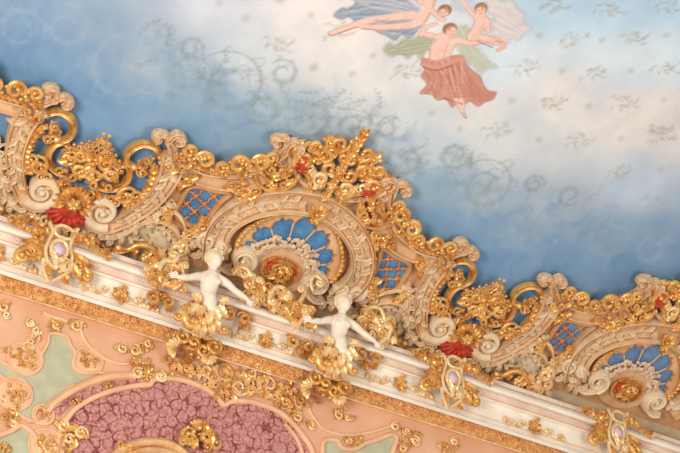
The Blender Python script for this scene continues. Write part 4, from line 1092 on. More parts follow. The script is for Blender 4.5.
# -------- jewelled mounts on the cornice
GX = [V(60, 249, .3)[0], V(454, 377.5, .3)[0], V(619, 431, .3)[0]]
GL = ['violet oval stone in a gilded scrolling mount below the left red shell', 'violet oval stone in a gilded mount below the right red shell',
      'violet oval stone in a gilded mount near the lower right corner']
gy = V(60, 249, .3)[1]
def jewel(i):
    sx = GX[i]; gx = GX[0]
    t = Thing('jewelled_mount', GL[i], 'ornament', 'vert', sx, gy, 'jewelled mounts on the cornice', .1)
    def G(px, py, z=.3):
        x, y = V(px, py, z); return (x - gx, y)
    M_ = lambda: MB(1, sx)
    ox, oy = 0, gy
    b = M_(); b.ball((ox, oy, .27), .082, 1, 1.2, .8, 16); t.part('stone', b, M['gem'])
    b = M_(); b.tube([(ox + .105 * math.cos(a), oy + .125 * math.sin(a), .28) for a in np.linspace(0, 2 * PI, 25)], .03, 8); t.part('stone_rim', b, M['gold_pale'])
    b = M_()
    for pts in (((50, 221), (53.5, 230), (50, 239), (46.5, 249), (49, 261), (57, 268)), ((79, 228), (74, 238), (71, 247), (73, 257), (68, 267), (60, 271)),
                ((56, 227), (62, 224.5), (71, 228), (75.5, 234), (72, 238), (64, 237), (57, 233), (56, 227)), ((44, 258), (44, 268), (47, 276), (49, 282)), ((73, 262), (70, 270), (62, 276), (52, 281))):
        b.tube([(x, y, .27) for x, y in crom([G(*q) for q in pts], 5)], .024, 7)
    t.part('strapwork', b, M['gold_pale'])
    b = M_()
    scroll(b, [G(44, 250), G(36, 247), G(28, 246), G(20, 250)], .045, .24, 0, 1, .075, 1, rise=.05, n=8); scroll(b, [G(46, 240), G(38, 236), G(36, 230)], .04, .24, 0, 1, .065, -1, n=8)
    scroll(b, [G(74, 254), G(80, 258), G(86, 264), G(92, 272)], .045, .22, 0, 1, .065, -1, n=8); curl(b, G(80, 264), .085, 1, 1.3, -1, .036, .24, .03, 8); curl(b, G(33, 250), .075, 2, 1.3, 1, .034, .24, .03, 8)
    for a, q, l in ((PI - .2, (46, 246), .3), (PI + .4, (46, 252), .26), (-.5, (74, 252), .3), (-.9, (72, 262), .26), (2.5, (50, 234), .26), (-1.9, (52, 264), .2), (-1.2, (64, 268), .2)):
        leaf(b, G(*q), a, l, .065, .22, .05, 3, .4)
    t.part('side_scrolls', b, M['gold'])
    b = M_()
    for i_, q in enumerate(((80, 239), (86, 243), (91, 246), (97, 249), (103, 252), (108, 255), (76, 236), (84, 236), (93, 242))):
        fill(b, [G(*q)], .07, .026, .24, 40 + i_, 'clf', .05)
    for i_, q in enumerate(((42, 238), (36, 232), (29, 229), (22, 225), (16, 222), (42, 230), (13, 219))): fill(b, [G(*q)], .075, .028, .24, 60 + i_, 'clf', .05)
    t.part('leaf_sprays', b, M['gold'])
    b = M_(); fill(b, [G(*q) for q in ((56, 262), (62, 266), (66, 262), (60, 260), (54, 256), (64, 267), (58, 265))], .06, .024, .27, 71, 'clfb', .04)
    t.part('flower_cluster', b, M['gold_pale'])
for i in range(3): jewel(i)

# -------- gilded sprays on the white face of the cornice
FO = [(120, 297, 'between the leftmost violet stone and the left white figure'), (265, 345, 'between the two white figures'), (400, 386, 'between the right white figure and the middle violet stone'),
      (535, 420, 'between the two right-hand violet stones'), (-6, 262, 'cut off by the left edge of the photo')]
for i, (px, py, wtxt) in enumerate(FO):
    cx, cy = V(px, py, .05); cy = Zf(257, .03)
    t = Thing('gilded_spray', 'small gilded spray on the cornice, ' + wtxt, 'ornament', 'vert', cx, cy, 'gilded sprays on the cornice face')
    b = MB(); flower(b, (cx, cy + .02), .08, .04, 6, .6); 
    for e in range(6): leaf(b, (cx, cy + .01), 2 * PI * e / 6 + .3, .115, .05, .035, .03, 2, .5)
    fill(b, [(cx + .08, cy - .04), (cx - .07, cy - .05), (cx, cy - .09), (cx + .02, cy + .1)], .045, .018, .05, i, 'cl')
    t.part('rosette', b, M['gold'])
    for sg, nm in ((-1, 'left'), (1, 'right')):
        b = MB()
        path = [(cx + sg * q, cy - .02 + .02 * math.sin(q * 12)) for q in np.linspace(.13, .52, 10)]
        b.tube([(x, y, .035) for x, y in path], .01, 5); curl(b, (cx + sg * .24, cy), .05, 1, 1.2, sg, .018, .04)
        for e in range(5): leaf(b, path[1 + e * 2 - (e > 3)], (PI if sg < 0 else 0) + (.8 if e % 2 else -.8), .09, .026, .035, .025, 2, .3)
        flower(b, path[-1], .035, .035, 5, .6); flower(b, path[5], .03, .035, 5, .6)
        t.part('spray', b, M['gold_pale'])

# -------- the two white figures
Z0 = .38
def U(px, py, z=0): x, y = V(px, py, Z0); return (x, y, Z0 + z)
def limb(b, pts, rad, n=12, flat=1):
    p = crom([tuple(q) for q in pts], 4); r_ = [v[0] for v in crom([(v, 0) for v in rad], 4)]
    b.tube(p, r_, n, flat); b.ball(p[0], r_[0], n=10); b.ball(p[-1], r_[-1], n=10)
def statue_parts():
    hx, hy = V(205.5, 300, Z0)
    t = Thing('statue', 'left of the two white half-figures with spread arms on the cornice', 'statue', 'vert', hx, hy, 'white half-figures on the cornice', Z0)
    b = MB()
    # torso
    limb(b, [U(209.8, 309, .02), U(208.7, 301.5, .02), U(207.5, 293, .01), U(208.5, 286, .02), U(210, 280, .02), U(210.8, 276.5, .01)], [.085, .106, .108, .122, .128, .1], 16, .8)
    limb(b, [U(202.5, 276.5), U(210.5, 276.8, .01), U(219.5, 279.2)], [.066, .085, .066], 12)
    limb(b, [U(210.5, 276, .01), U(211.8, 270.5, .02), U(212.5, 266, .03)], [.072, .058, .056], 12)
    for q in ((205.5, 281.5), (214, 283.5)): b.ball(U(*q, .09), .055, 1.05, .85, .6, 10)
    b.ball(U(208.5, 299, .085), .06, 1, 1.2, .5, 8); limb(b, [U(203.5, 275.8, .05), U(210, 277.6, .075), U(217.5, 277.6, .05)], [.018, .014, .018], 8)
    # head, turned a little to its left and down
    hc = U(213.4, 261.3, .04); b.ball(hc, .112, .86, 1.12, 1, 16); b.ball((hc[0] + .006, hc[1] - .055, hc[2] + .02), .054, .95, .9, 1, 12)
    fx = .018
    b.ball((hc[0] + fx, hc[1] - .018, hc[2] + .095), .013, .8, 1.9, 1.2, 8); b.ball((hc[0] + fx, hc[1] - .036, hc[2] + .1), .013, 1.2, .8, .9, 8)
    for s_ in (-1, 1):
        b.ball((hc[0] + fx + s_ * .03, hc[1] + .008, hc[2] + .068), .015, 1.3, .8, .8, 8); b.ball((hc[0] + fx + s_ * .03, hc[1] + .028, hc[2] + .074), .011, 2, .6, .8, 8)
        b.ball((hc[0] + s_ * .078, hc[1] - .012, hc[2]), .02, .5, 1.2, .9, 8); b.ball((hc[0] + fx + s_ * .036, hc[1] - .032, hc[2] + .062), .02, 1, .9, .6, 8)
    b.ball((hc[0] + fx, hc[1] - .058, hc[2] + .078), .013, 1.6, .45, .8, 8); b.ball((hc[0] + fx, hc[1] - .067, hc[2] + .074), .011, 1.4, .5, .9, 8); b.ball((hc[0] + fx, hc[1] - .088, hc[2] + .06), .018, 1, .8, .8, 8)
    # arms, swelling at the deltoid and the forearm, narrow at the wrist
    limb(b, [U(202, 276.8), U(196, 277.2, .03), U(189.5, 278.6, .05), U(187, 278.8, .05), U(182, 279, .06), U(176.5, 279.2, .07)], [.064, .056, .046, .044, .046, .03], 12)
    limb(b, [U(220, 279.5), U(225.5, 284, .03), U(230.5, 289.5, .05), U(232.5, 291.5, .05), U(238, 296, .06), U(244, 300.3, .07)], [.064, .056, .046, .044, .046, .03], 12)
    # hands: palm, four bent fingers and a thumb closing on the gilded scrolls
    for (wx, wy, dx, dy) in ((176.5, 279.2, -1, .02), (244, 300.3, .82, -.57)):
        w_ = U(wx, wy, .07); nx, ny = -dy, dx
        b.tube([w_, (w_[0] + dx * .05, w_[1] + dy * .05, w_[2] + .005), (w_[0] + dx * .08, w_[1] + dy * .08, w_[2])], [.024, .033, .03], 10, .6)
        for f_, (o_, L_) in enumerate(((-.027, .062), (-.009, .074), (.010, .068), (.027, .05))):
            p0 = (w_[0] + dx * .065 + nx * o_, w_[1] + dy * .065 + ny * o_, w_[2] + .002)
            b.tube([p0, (p0[0] + dx * L_ * .5 + nx * o_ * .35, p0[1] + dy * L_ * .5 + ny * o_ * .35, p0[2] + .008), (p0[0] + dx * L_ * .85 + nx * o_ * .5, p0[1] + dy * L_ * .85 + ny * o_ * .5, p0[2] - .01), (p0[0] + dx * L_ + nx * o_ * .5, p0[1] + dy * L_ + ny * o_ * .5, p0[2] - .035)], [.0105, .0098, .009, .007], 7)
        sg = 1 if dx < 0 else -1
        b.tube([(w_[0] + dx * .02 + nx * .02 * -1, w_[1] + dy * .02 + ny * -.02, w_[2] + .01), (w_[0] + dx * .045 - nx * .05, w_[1] + dy * .045 - ny * .05, w_[2] + .02), (w_[0] + dx * .078 - nx * .055, w_[1] + dy * .078 - ny * .055, w_[2] + .005)], [.012, .012, .009], 7)
    o = t.part('body', b, M['marble'], label='ivory-white bare torso, arms and head')
    r_ = o.modifiers.new('r', 'REMESH'); r_.mode = 'VOXEL'; r_.voxel_size = .0065; r_.use_smooth_shade = True
    s_ = o.modifiers.new('s', 'SMOOTH'); s_.factor = .5; s_.iterations = 4
    # hair
    b = MB(); rn = random.Random(3)
    b.ball((hc[0] - .03, hc[1] + .045, hc[2] - .03), .118, .95, 1.0, .98, 14)
    for e in range(26):
        a = rn.uniform(.15, PI + .7); rr = rn.uniform(.08, .115)
        if math.cos(a) > .5 and math.sin(a) < .2: continue
        curl(b, (hc[0] - .02 + rr * math.cos(a), hc[1] + .02 + rr * 1.0 * math.sin(a)), .03, rn.uniform(0, 6), 1.2, rn.choice((-1, 1)), .015, hc[2] + .06 - .05 * rn.random(), .01, 5)
    b.tube([(hc[0] - .07, hc[1] + .01, hc[2] + .01), (hc[0] - .085, hc[1] - .05, hc[2]), (hc[0] - .06, hc[1] - .1, hc[2] - .01)], [.03, .03, .012], 7)
    t.part('hair', b, M['hair'])
    # gilded lower body
    def G(px, py): return V(px, py, Z0)
    b = MB()
    z = Z0 - .02
    scroll(b, [G(195, 300), G(189, 306), G(186.5, 315), G(189, 324), G(195, 326)], .065, z, 0, 1, .06, 1, flat=.9, rise=.03, n=10)
    scroll(b, [G(217, 302), G(219, 310), G(219, 320), G(220, 329)], .04, z, 0, 1, .06, 1, n=8); scroll(b, [G(186, 304), G(182, 309), G(182, 316)], .034, z, 0, 1, .055, -1, n=8)
    scroll(b, [G(202, 304), G(199, 312), G(200, 321)], .05, z + .03, 0, 1, .04, 1, n=8); scroll(b, [G(212, 306), G(212, 314), G(209, 321)], .05, z + .03, 0, 1, .04, -1, n=8)
    b.ball((*G(203, 312), z - .03), .15, .85, 1.2, .6, 14)
    t.part('gilded_scrolls', b, M['gold'], label='gilded leafy scrolls in place of legs')
    b = MB()
    for (px, py, a, l) in ((199, 303, 2.6, .16), (203, 308, -2.2, .2), (212, 310, -1.1, .2), (217, 303, .4, .16), (208, 312, -1.6, .2), (197, 306, -2.3, .24), (216, 307, -.8, .2)): leaf(b, G(px, py), a, l, .065, z + .06, .05, 3, .2)
    for (px, py, a) in ((198, 327, -1.9), (203, 329, -1.6), (209, 327, -1.2), (213, 323, -.9)): leaf(b, G(px, py - 3), a, .17, .055, z + .02, .06, 2, 0)
    fill(b, [G(*q) for q in ((204, 317), (207, 322), (211, 319))], .045, .02, z + .07, 5, 'cfl', .03)
    t.part('leaf_skirt', b, M['gold_pale'], label='pale gilded leaf skirt round the waist')
    return t
st = statue_parts()
x2, y2 = V(336.2, 345, Z0); x1, y1 = V(205.5, 300, Z0)
s2 = st.o.copy(); COL.objects.link(s2); s2.location.x += x2 - x1
s2['label'] = 'right of the two white half-figures with spread arms on the cornice'
DXS = x2 - x1
for ch in list(st.o.children):
    c_ = ch.copy(); COL.objects.link(c_); c_.parent = s2

# -------- gilded scroll bouquets at the figures' hands and between them
def bouquet(label, spots, seed, zz=.3, size=.085, sweeps=()):
    xs = [V(*p, zz) for p in spots]
    cx = sum(p[0] for p in xs) / len(xs); cy = sum(p[1] for p in xs) / len(xs)
    t = Thing('scroll_bouquet', label, 'ornament', 'vert', cx, cy, 'gilded scroll bouquets on the ledge', zz)
    b = MB()
    for s_ in sweeps: scroll(b, [V(*q, zz) for q in s_[0]], s_[1], zz + .02, s_[2], s_[3], s_[4], s_[5], n=8)
    if sweeps: t.part('sweeping_scrolls', b, M['gold_pale'])
    b = MB(); fill(b, xs[::2], size * .9, .024, zz - .04, seed, 'ccl', .07); t.part('curls', b, M['gold'])
    b = MB(); fill(b, xs[1::2], size * .8, .022, zz - .05, seed + 1, 'clf', .06); t.part('leaves', b, M['gold_pale'])
def sp_(x0, y0, x1, y1, n, sl=.33, seed=0):
    r_ = random.Random(seed); return [(r_.uniform(x0, x1), 0) for _ in range(0)] + [(x, y + sl * (x - x0)) for x, y in [(r_.uniform(x0, x1), r_.uniform(y0, y1)) for _ in range(n)]]
bouquet('gilded scroll bouquet held in the outstretched hand of the left white figure', sp_(147, 262, 182, 286, 26, .2, 1), 1, sweeps=[(((160, 283), (158, 272), (163, 262), (172, 262)), .04, 0, 1, .08, 1), (((172, 290), (178, 286), (182, 276), (180, 268)), .034, 0, 1, .06, -1)])
bouquet('gilded scroll bouquet beside the lowered hand of the left white figure', sp_(234, 268, 262, 296, 22, .2, 2), 4, sweeps=[(((232, 275), (240, 268), (248, 272), (252, 284)), .03, 0, 1, .08, -1), (((250, 300), (258, 294), (262, 284)), .034, .05, 1, .06, 1)])
bouquet('gilded scroll cluster on the ledge directly under the gilded mask', sp_(256, 284, 296, 306, 34, .3, 3), 7, .25, .095, sweeps=[(((268, 300), (272, 290), (280, 288), (288, 294)), .04, .06, 1, .07, -1), (((290, 310), (298, 304), (304, 294)), .036, 0, 1, .07, 1)])
bouquet('gilded scroll bouquet held in the outstretched hand of the right white figure', sp_(292, 304, 314, 324, 22, .2, 4), 11, sweeps=[(((312, 292), (310, 282), (314, 276), (320, 280)), .034, 0, 1, .07, -1), (((296, 330), (300, 322), (306, 316)), .034, 0, 1, .06, 1)])
bouquet('gilded scroll bouquet beside the lowered hand of the right white figure', sp_(362, 308, 394, 334, 26, .3, 5), 14, sweeps=[(((364, 316), (370, 308), (380, 310), (384, 322)), .032, 0, 1, .08, -1), (((378, 344), (386, 338), (390, 330)), .034, .05, 1, .06, 1)])
for (lab, x0, y0, n, sd) in (('reddish gilded leaves on the cornice left of the left white figure', 150, 290, 14, 21), ('reddish gilded leaves on the cornice right of the left white figure', 226, 306, 16, 22),
                             ('reddish gilded leaves on the cornice left of the right white figure', 290, 334, 14, 23), ('reddish gilded leaves on the cornice right of the right white figure', 358, 346, 14, 24)):
    sp = sp_(x0, y0, x0 + 24, y0 + 17, n, .3, sd); xs = [V(*p, .16) for p in sp]
    cx, cy = xs[0]; t = Thing('gilded_leaves', lab, 'ornament', 'vert', cx, cy, 'gilded leaves on the cornice', .1)
    b = MB(); fill(b, xs[::2], .07, .022, .11, sd, 'cll', .03); t.part('leaf_mass', b, M['gold_deep'])
    b = MB(); curl(b, V(x0 + 4, y0 + 8, .2), .1, 1, 1.3, 1, .036, .18); curl(b, V(x0 + 18, y0 + 12, .2), .09, 3, 1.3, -1, .034, .18); t.part('curls', b, M['gold'])

# -------- shell corbels under the figures
for i, (ddx, lab) in enumerate(((0, 'gilded corbel of shells and balls under the left white figure, over the frieze'), (DXS, 'gilded corbel of shells and balls under the right white figure, over the frieze'))):
    def G(px, py, z=.12): x, y = V(px, py, z); return (x + ddx, y)
    cx, cy = G(197, 345); t = Thing('shell_corbel', lab, 'corbel', 'vert', cx, cy, 'shell corbels under the white figures', .0)
    b = MB(); fan(b, G(177, 348), .15, PI * .4, PI * 1.5, 7, .08, .07); fan(b, G(202, 340), .16, 0.2, PI * 1.0, 7, .1, .07); fan(b, G(209, 355), .13, PI * 1.0, PI * 2.1, 7, .06, .07); t.part('shells', b, M['gold_pale'])
    b = MB(); curl(b, G(183.5, 337), .1, 2, 1.3, 1, .045, .12, .04, 8); curl(b, G(213.5, 346), .12, 1, 1.4, -1, .05, .1, .04, 8); curl(b, G(193, 343), .1, 4, 1.3, 1, .045, .12, .04, 8); curl(b, G(203, 350), .09, 0, 1.3, -1, .04, .1, .04, 8); t.part('curls', b, M['gold'])
    b = MB()
    for q in ((181, 342), (188, 348), (197, 350), (206, 346), (199, 357), (192, 354), (213, 352), (174, 341)): b.ball((*G(*q), .1), .034, n=8)
    fill(b, [G(*q, -.08) for q in ((172, 352), (180, 357), (186, 360), (218, 358), (176, 364), (168, 360))], .06, .02, -.1, 3, 'clf')
    b.ball((*G(197, 346), .0), .12, 1.4, .7, .7, 12); t.part('core', b, M['gold_deep'])

# ------------------------------------------------------------------ wall below the cornice
WZ = -.15
def Wp(*pts): return [vert(px, py, -WZ) for px, py in pts]
def rimline(b, pts, w, z=.05, closed=False, cr=5):
    p = crom(pts, cr, closed); b.strip(p, w, [(-1, WZ - .01), (-1, WZ + z * .7), (-.5, WZ + z), (.5, WZ + z), (1, WZ + z * .7), (1, WZ - .01)], closed)
def wallthing(name, label, cat, c, group=None):
    x, y = vert(*c, -WZ); return Thing(name, label, cat, 'vert', x, y, group, WZ)
# big sage field
t = wallthing('wall_panel', 'grey-green panel with scalloped peach edges, left of the crimson damask', 'panel', (50, 385), 'painted wall panels')
sage = Wp((49, 334), (60, 335), (67, 338), (70, 346), (75, 353), (73, 360), (73, 367), (79, 372), (88, 374), (97, 373), (103, 374), (108, 380), (96, 384), (84, 388), (79, 387), (72, 386), (66, 390), (66, 396), (58, 404), (50, 410), (44, 411), (38, 408), (34, 416), (37, 421), (28, 422), (18, 414), (12, 405), (17, 402), (27, 398), (30, 391), (27, 386), (16, 383), (7, 382), (0, 376), (-8, 370), (-8, 360), (6, 365), (14, 371), (24, 373), (36, 372), (41, 365), (40, 357), (44, 350), (48, 342))
b = MB(); b.poly(sage, WZ - .02, WZ + .006); t.part('field', b, M['sage'])
b = MB(); rimline(b, sage, .02, .04, True, 2); t.part('scalloped_edge', b, M['rim'])
t = wallthing('wall_panel', 'grey-green corner panel low at the left edge of the photo', 'panel', (20, 440), 'painted wall panels')
pl = Wp((4, 434), (12, 431), (20, 426), (28, 430), (34, 436), (38, 446), (36, 462), (0, 470), (-10, 450), (-4, 438)); b = MB(); b.poly(pl, WZ - .02, WZ + .006); t.part('field', b, M['sage']); b = MB(); rimline(b, pl, .03, .05, True, 3); t.part('scalloped_edge', b, M['rim'])
t = wallthing('wall_panel', 'grey-green panel with scalloped peach edge, right of the crimson damask', 'panel', (360, 450), 'painted wall panels')
pl = Wp((323, 442), (330, 440), (337, 441), (340, 447), (348, 450), (358, 448), (364, 444), (374, 441), (384, 437), (391, 435), (396, 438), (394, 446), (391, 456), (388, 480), (326, 470), (322, 452)); b = MB(); b.poly(pl, WZ - .02, WZ + .006); t.part('field', b, M['sage']); b = MB(); rimline(b, pl, .03, .05, True, 3); t.part('scalloped_edge', b, M['rim'])
# damask panel
t = wallthing('damask_panel', 'crimson patterned damask panel framed by a gilded scalloped moulding, at the bottom', 'wall covering', (180, 425))
dm = Wp((64, 424), (72, 412), (84, 403), (98, 396), (112, 391), (128, 387.5), (142, 385.5), (150, 385), (152, 381), (160, 379), (172, 379), (184, 381), (196, 385), (208, 391), (217, 398), (223, 405.5), (230, 402.5), (240, 401.5), (252, 402.5), (264, 406), (276, 411), (286, 418), (296, 428), (303, 437), (309, 446), (313, 456), (318, 476), (318, 500), (58, 500), (58, 470), (56, 452), (59, 436))
b = MB(); b.poly(dm, WZ - .02, WZ + .004); t.part('cloth', b, M['damask'])
b = MB(); rimline(b, dm, .032, .05, True, 3); t.part('frame', b, M['rim'])
b = MB()
ln = crom(Wp((46, 412), (52, 404), (62, 397), (76, 389), (92, 382), (108, 378), (124, 377), (134, 377)), 5); b.strip(ln, .05, [(-1, WZ), (-1, WZ + .04), (-.7, WZ + .07), (-.3, WZ + .05), (.3, WZ + .05), (.7, WZ + .08), (1, WZ + .05), (1, WZ)])
t.part('outer_moulding', b, M['rim'])
b = MB(); ln = crom(Wp((56, 414), (66, 404), (80, 396), (98, 388), (118, 383.5), (140, 381)), 5); b.strip(ln, .055, [(-1, WZ + .012), (1, WZ + .012)]); t.part('red_gap', b, M['damask'])
b = MB(); ln = Wp((284, 424), (292, 433), (298, 443), (303, 458)); rimline(b, ln, .02, .04); t.part('inner_line', b, M['rim'])
# pale raised lines of the pink wall
for lab, pts in (('thin peach line curving from the frieze down to the damask frame, left', ((78, 322), (80, 330), (84, 340), (92, 350), (104, 359), (118, 364), (128, 364), (138, 361))),
                 ('thin peach line curving round the gilded spray right of the damask', ((307, 404), (310, 413), (316, 422), (324, 430), (338, 434.5), (352, 435.5), (368, 433), (382, 429), (392, 426))),
                 ('short bright gilded bar below the frieze at left', ((42, 314), (52, 318), (66, 322.5))),
                 ('thin peach line curving at the left edge', ((-6, 351), (8, 351), (20, 347), (30, 339), (34, 328))),
                 ('thin peach arc above the left grey-green corner', ((6, 402), (14, 411), (26, 419), (40, 424), (48, 424)))):
    xy = Wp(*pts); o_ = Thing('raised_line', lab, 'moulding', 'vert', xy[0][0], xy[0][1], 'raised lines on the pink wall', WZ)
    b = MB(); rimline(b, xy, .018 if 'bar' not in lab else .024, .035 if 'bar' not in lab else .06); o_.part('line', b, M['gold_pale' if 'bar' in lab else 'rim'])
# peach lobes behind the gilded clusters, standing over the sage
for lab, c_, r_ in (('peach lobe with gilding jutting right into the grey-green panel, upper left', (25, 359), .2), ('peach lobe with gilding beside the grey-green panel, upper right', (88, 361), .17), ('peach lobe with gilding at the left edge above the corner panel', (14, 394), .2), ('round peach boss with gilded centre at the damask corner', (43, 415), .12), ('round peach boss at the lower left, below the damask corner', (46, 446), .2)):
    x, y = vert(*c_, -WZ); t = Thing('peach_lobe', lab, 'ornament', 'vert', x, y, 'peach lobes on the wall', WZ)
    b = MB(); b.ball((x, y, WZ), r_, 1.1, 1, .2, 20); rr = [(x + r_ * 1.1 * math.cos(a), y + r_ * math.sin(a), WZ + .015) for a in np.linspace(0, 2 * PI, 30)]; b.tube(rr, .018, 6); t.part('lobe', b, M['rim'])
    b = MB(); q = r_ * .45; fill(b, [(x + dx * q, y + dy * q) for dx, dy in ((0, 0), (1, .2), (-1, -.1), (.3, 1), (-.4, -.9), (1, -.8), (-1, .8))], r_ * .26, .014, WZ + .03, int(c_[0]), 'clfb', .02); t.part('gilding', b, M['gold'])
# gilded clusters scattered over the wall
def cl(label, pts, size=.065, th=.022, seed=1, mt='gold', kinds='clfb', curls=()):
    xy = Wp(*pts); cx = sum(p[0] for p in xs_(xy)) / len(xy); cy = sum(p[1] for p in xy) / len(xy)
    t = Thing('gilded_cluster', label, 'ornament', 'vert', cx, cy, 'gilded clusters on the pink wall', WZ)
    size *= .74; th *= .66
    b = MB(); fill(b, xy + [(x + .05, y + .035) for x, y in xy[::2]], size, th, WZ + .02, seed, kinds, .015); t.part('sprigs', b, M[mt])
    if curls:
        b = MB()
        for (px, py, r_, a, d_) in curls: curl(b, vert(px, py, -WZ), r_ * .85, a, 1.35, d_, th * 1.2, WZ + .03, .015, 8)
        t.part('curls', b, M['gold_pale'])
def xs_(l): return l
cl('gilded cluster touching the left edge just below the frieze', ((2, 305), (5, 310), (1, 312), (6, 304)), curls=((3, 308, .09, 1, 1), (6, 316, .06, 0, -1)))
cl('gilded cluster hanging under the short gilded bar', ((52, 324), (57, 327), (61, 325), (57, 331), (50, 328)), .055, seed=3, curls=((55, 327, .07, 0, 1),))
cl('gilded knot right of the short gilded bar', ((72, 323), (76, 326), (80, 328), (74, 329)), .055, seed=4, curls=((75, 326, .1, 1, -1), (80, 324, .05, 2, 1)))
cl('tall gilded and pale green leaf left of the grey-green panel', ((32, 325), (34, 331), (32, 337), (30, 342), (36, 335), (27, 347), (23, 351), (38, 340)), .06, seed=5, mt='gold_pale', curls=((30, 324, .07, 2, 1), (30, 350, .06, 1, 1)))
cl('gilded cluster along the left edge beside the lobe', ((4, 351), (9, 354), (14, 357), (19, 362), (24, 366), (31, 351), (28, 355)), .055, seed=6, curls=((30, 349, .06, 0, 1),))
cl('gilded spray in the pink field left of the left figure corbel', ((116, 348), (122, 351), (128, 352), (135, 350), (141, 346), (148, 343), (146, 351), (150, 347), (137, 354)), .06, seed=7, curls=((122, 349.5, .09, 1, 1), (134, 351, .1, 2, -1), (147, 345, .07, 0, 1)))
cl('gilded knot where the two damask frames meet', ((130, 362), (136, 360), (142, 364), (138, 370), (134, 376), (142, 376), (150, 378), (136, 366), (145, 371)), .075, .026, 8, curls=((137, 374, .1, 1, 1), (159, 377, .1, 2, -1), (136, 362, .06, 0, 1)))
cl('gilded knot right of the frame joint, on top of the damask', ((156, 374), (162, 375), (166, 378), (158, 380)), .06, seed=9, curls=((161, 377, .1, 3, 1),))
cl('small gilded boss on the curved moulding over the damask, left', ((104, 385), (108, 384), (106, 388)), .05, seed=10); cl('small gilded boss lower on the curved moulding over the damask', ((72, 402), (76, 400), (74, 404)), .055, seed=11)
cl('gilded clusters at the left edge beside the peach lobe', ((3, 397), (2, 402), (10, 408), (14, 414), (8, 412), (16, 420), (12, 426), (8, 424), (4, 418)), .06, seed=12, curls=((12, 411, .07, 1, 1), (12, 425, .06, 3, -1)))
cl('gilded scrolls over the lower left corner of the damask', ((56, 424), (62, 428), (68, 430), (74, 436), (80, 434), (62, 434), (58, 440), (76, 444), (70, 446), (84, 438), (66, 450)), .08, .028, 13, curls=((62, 427, .1, 2, -1), (80, 434, .11, 0, 1), (50, 448, .15, 1, 1), (68, 440, .09, 0, 1)))
cl('gilded piece in the bottom left corner', ((0, 448), (4, 446), (2, 452)), .07, seed=14)
cl('gilded boss on the damask edge below the left corbel', ((200, 387), (204, 388), (202, 390)), .05, seed=15, mt='gold_pale')
cl('gilded knot at the point between the two scallops of the damask', ((216, 395), (220, 398), (226, 399), (221, 402), (214, 397)), .06, seed=16)
cl('gilded cluster at the upper right edge of the damask', ((293, 412), (299, 417), (303, 423), (297, 424), (308, 425), (312, 428), (290, 418)), .07, .024, 17, curls=((297, 418, .09, 1, 1), (310, 427, .07, 2, -1)))
cl('gilded spray in the pink field right of the damask', ((334, 413), (339, 417), (344, 419), (350, 419), (340, 411), (356, 418), (334, 419)), .055, .02, 18, curls=((338, 416, .09, 1, 1), (346, 419, .06, 3, -1)))
cl('gilded knot over the scallop of the right grey-green panel', ((345, 439), (350, 441), (355, 440), (348, 444), (354, 444)), .05, seed=19, curls=((348, 441, .07, 2, 1), (356, 441, .05, 0, -1)))
cl('gilded leaf string right of the right grey-green panel', ((393, 426), (398, 428), (402, 431), (408, 433), (414, 434), (420, 435), (403, 437), (398, 443)), .06, .022, 20, curls=((394, 427, .09, 1, 1), (405, 432, .07, 3, 1)))
cl('gilded oval knot near the bottom right of the pink wall', ((410, 441), (416, 443), (404, 448), (400, 452), (411, 446)), .06, seed=21, curls=((414, 442, .1, 2, -1), (402, 449, .08, 1, 1)))
cl('rightmost gilded cluster on the pink wall', ((440, 446), (447, 447), (452, 443), (456, 446), (450, 451), (443, 452)), .06, .022, 22, curls=((453, 442, .08, 1, 1), (439, 446, .05, 2, 1)))
# shallow gilded relief field between the frieze and the damask
poly = [(166, 362), (200, 366), (228, 368), (262, 378), (292, 390), (304, 396), (304, 406), (296, 410), (280, 406), (262, 398), (240, 395), (226, 398), (214, 390), (196, 380), (170, 372)]
t = wallthing('gilded_relief_field', 'band of shallow gilded scroll relief between the frieze and the top of the damask', 'relief', (235, 382))
b = MB(); b.poly(Wp(*poly), WZ - .02, WZ + .012); t.part('ground', b, M['relief_ground'])
b = MB(); fill(b, Wp(*scatter(poly, 7, 3)), .055, .018, WZ + .02, 33, 'clfl', .02); t.part('small_leaves', b, M['gold_matt'])['kind'] = 'stuff'
for i, (px, py, r_, d_) in enumerate(((222, 374, .16, 1), (238, 388, .15, -1), (254, 384, .12, 1), (268, 385, .13, -1), (284, 392, .11, 1), (206, 372, .11, -1), (188, 368, .1, 1), (250, 374, .09, -1), (284, 403, .1, 1))):
    b = MB(); curl(b, vert(px, py, -WZ), r_, i * 1.3, 1.5, d_, .02, WZ + .025, .02, 8); x, y = vert(px, py, -WZ)
    for e in range(4): leaf(b, (x + r_ * math.cos(e * 1.6 + i), y + r_ * math.sin(e * 1.6 + i)), e * 1.6 + i + 1, .12, .035, WZ + .02, .03, 2, .6)
    t.part('scroll', b, M['gold_pale' if i % 2 else 'gold'])
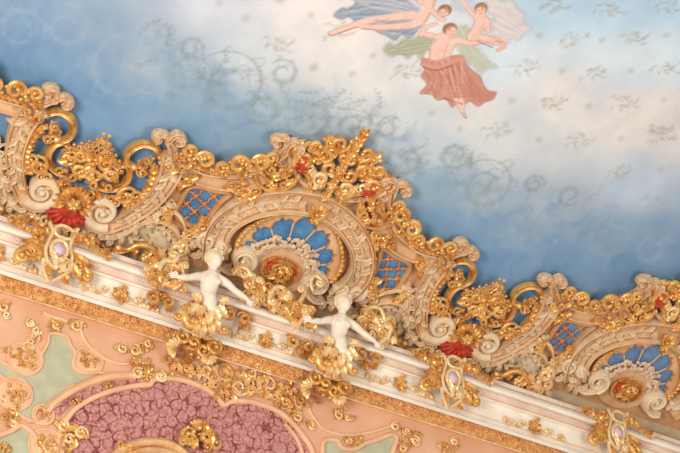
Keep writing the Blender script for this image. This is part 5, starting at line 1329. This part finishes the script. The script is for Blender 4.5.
# top of the gilded frame hung on the damask
t = wallthing('picture_frame', 'arched top of a gilded frame with leafy crest, low on the damask', 'frame', (160, 446))
b = MB(); ln = crom(Wp((112, 458), (122, 450), (136, 444.5), (150, 442.5), (164, 444), (176, 449), (186, 458)), 6)
for dy, w_ in ((0, .05), (-.11, .035)): b.strip([(x, y + dy) for x, y in ln], w_, [(-1, WZ), (-1, WZ + .08), (0, WZ + .13), (1, WZ + .08), (1, WZ)])
t.part('arched_rail', b, M['gold_pale'])
b = MB(); fill(b, Wp((184, 430), (190, 434), (196, 430), (202, 434), (208, 440), (198, 440), (186, 440), (180, 444), (192, 446), (204, 448), (210, 434), (196, 424), (212, 446)), .075, .026, WZ + .07, 41, 'clfb', .05)
curl(b, vert(186, 439, -WZ), .13, 1, 1.4, 1, .034, WZ + .08, .03, 8); curl(b, vert(204, 438, -WZ), .12, 2, 1.4, -1, .034, WZ + .08, .03, 8); fan(b, vert(196, 434, -WZ), .17, .4, 2.7, 7, WZ + .08, .06); t.part('leafy_crest', b, M['gold'])
b = MB(); fill(b, Wp((118, 446), (123, 448), (128, 449), (134, 449), (120, 452)), .06, .022, WZ + .06, 43, 'clf', .03); t.part('side_curls', b, M['gold'])
WORLD, FRONT, SIDE = 0.52, 620, 1500
# ------------------------------------------------------------------ light
w = bpy.data.worlds.new('world'); sc.world = w; w.use_nodes = True
nt = w.node_tree; bg = nt.nodes['Background']
tc = nt.nodes.new('ShaderNodeTexCoord'); n = nt.nodes.new('ShaderNodeTexNoise'); n.inputs['Scale'].default_value = 5; n.inputs['Detail'].default_value = 3
r = nt.nodes.new('ShaderNodeValToRGB'); r.color_ramp.elements[0].color = (.4, .3, .22, 1); r.color_ramp.elements[1].color = (1.6, 1.55, 1.5, 1)
r.color_ramp.elements[0].position = .4; r.color_ramp.elements[1].position = .62
nt.links.new(tc.outputs['Generated'], n.inputs['Vector']); nt.links.new(n.outputs['Fac'], r.inputs['Fac']); nt.links.new(r.outputs['Color'], bg.inputs['Color'])
bg.inputs['Strength'].default_value = WORLD
def area(name, loc, tgt, size, power, col):
    l = bpy.data.lights.new(name, 'AREA'); l.shape = 'DISK'; l.size = size; l.energy = power; l.color = col
    o = bpy.data.objects.new(name, l); COL.objects.link(o); o.location = loc
    o.rotation_euler = (Vector(tgt) - Vector(loc)).to_track_quat('-Z', 'Y').to_euler()
    return o
area('front_fill_light', (3, -15, 2.5), (1, -.5, 11), 5, FRONT, (1, .98, .96))  # soft frontal fill added out of view to hide shadows
area('side_fill_light', (-12, -12, 4), (0, -1, 12), 4.5, SIDE, (1, .98, .96))  # unseen soft light added at lower left for relief contrast
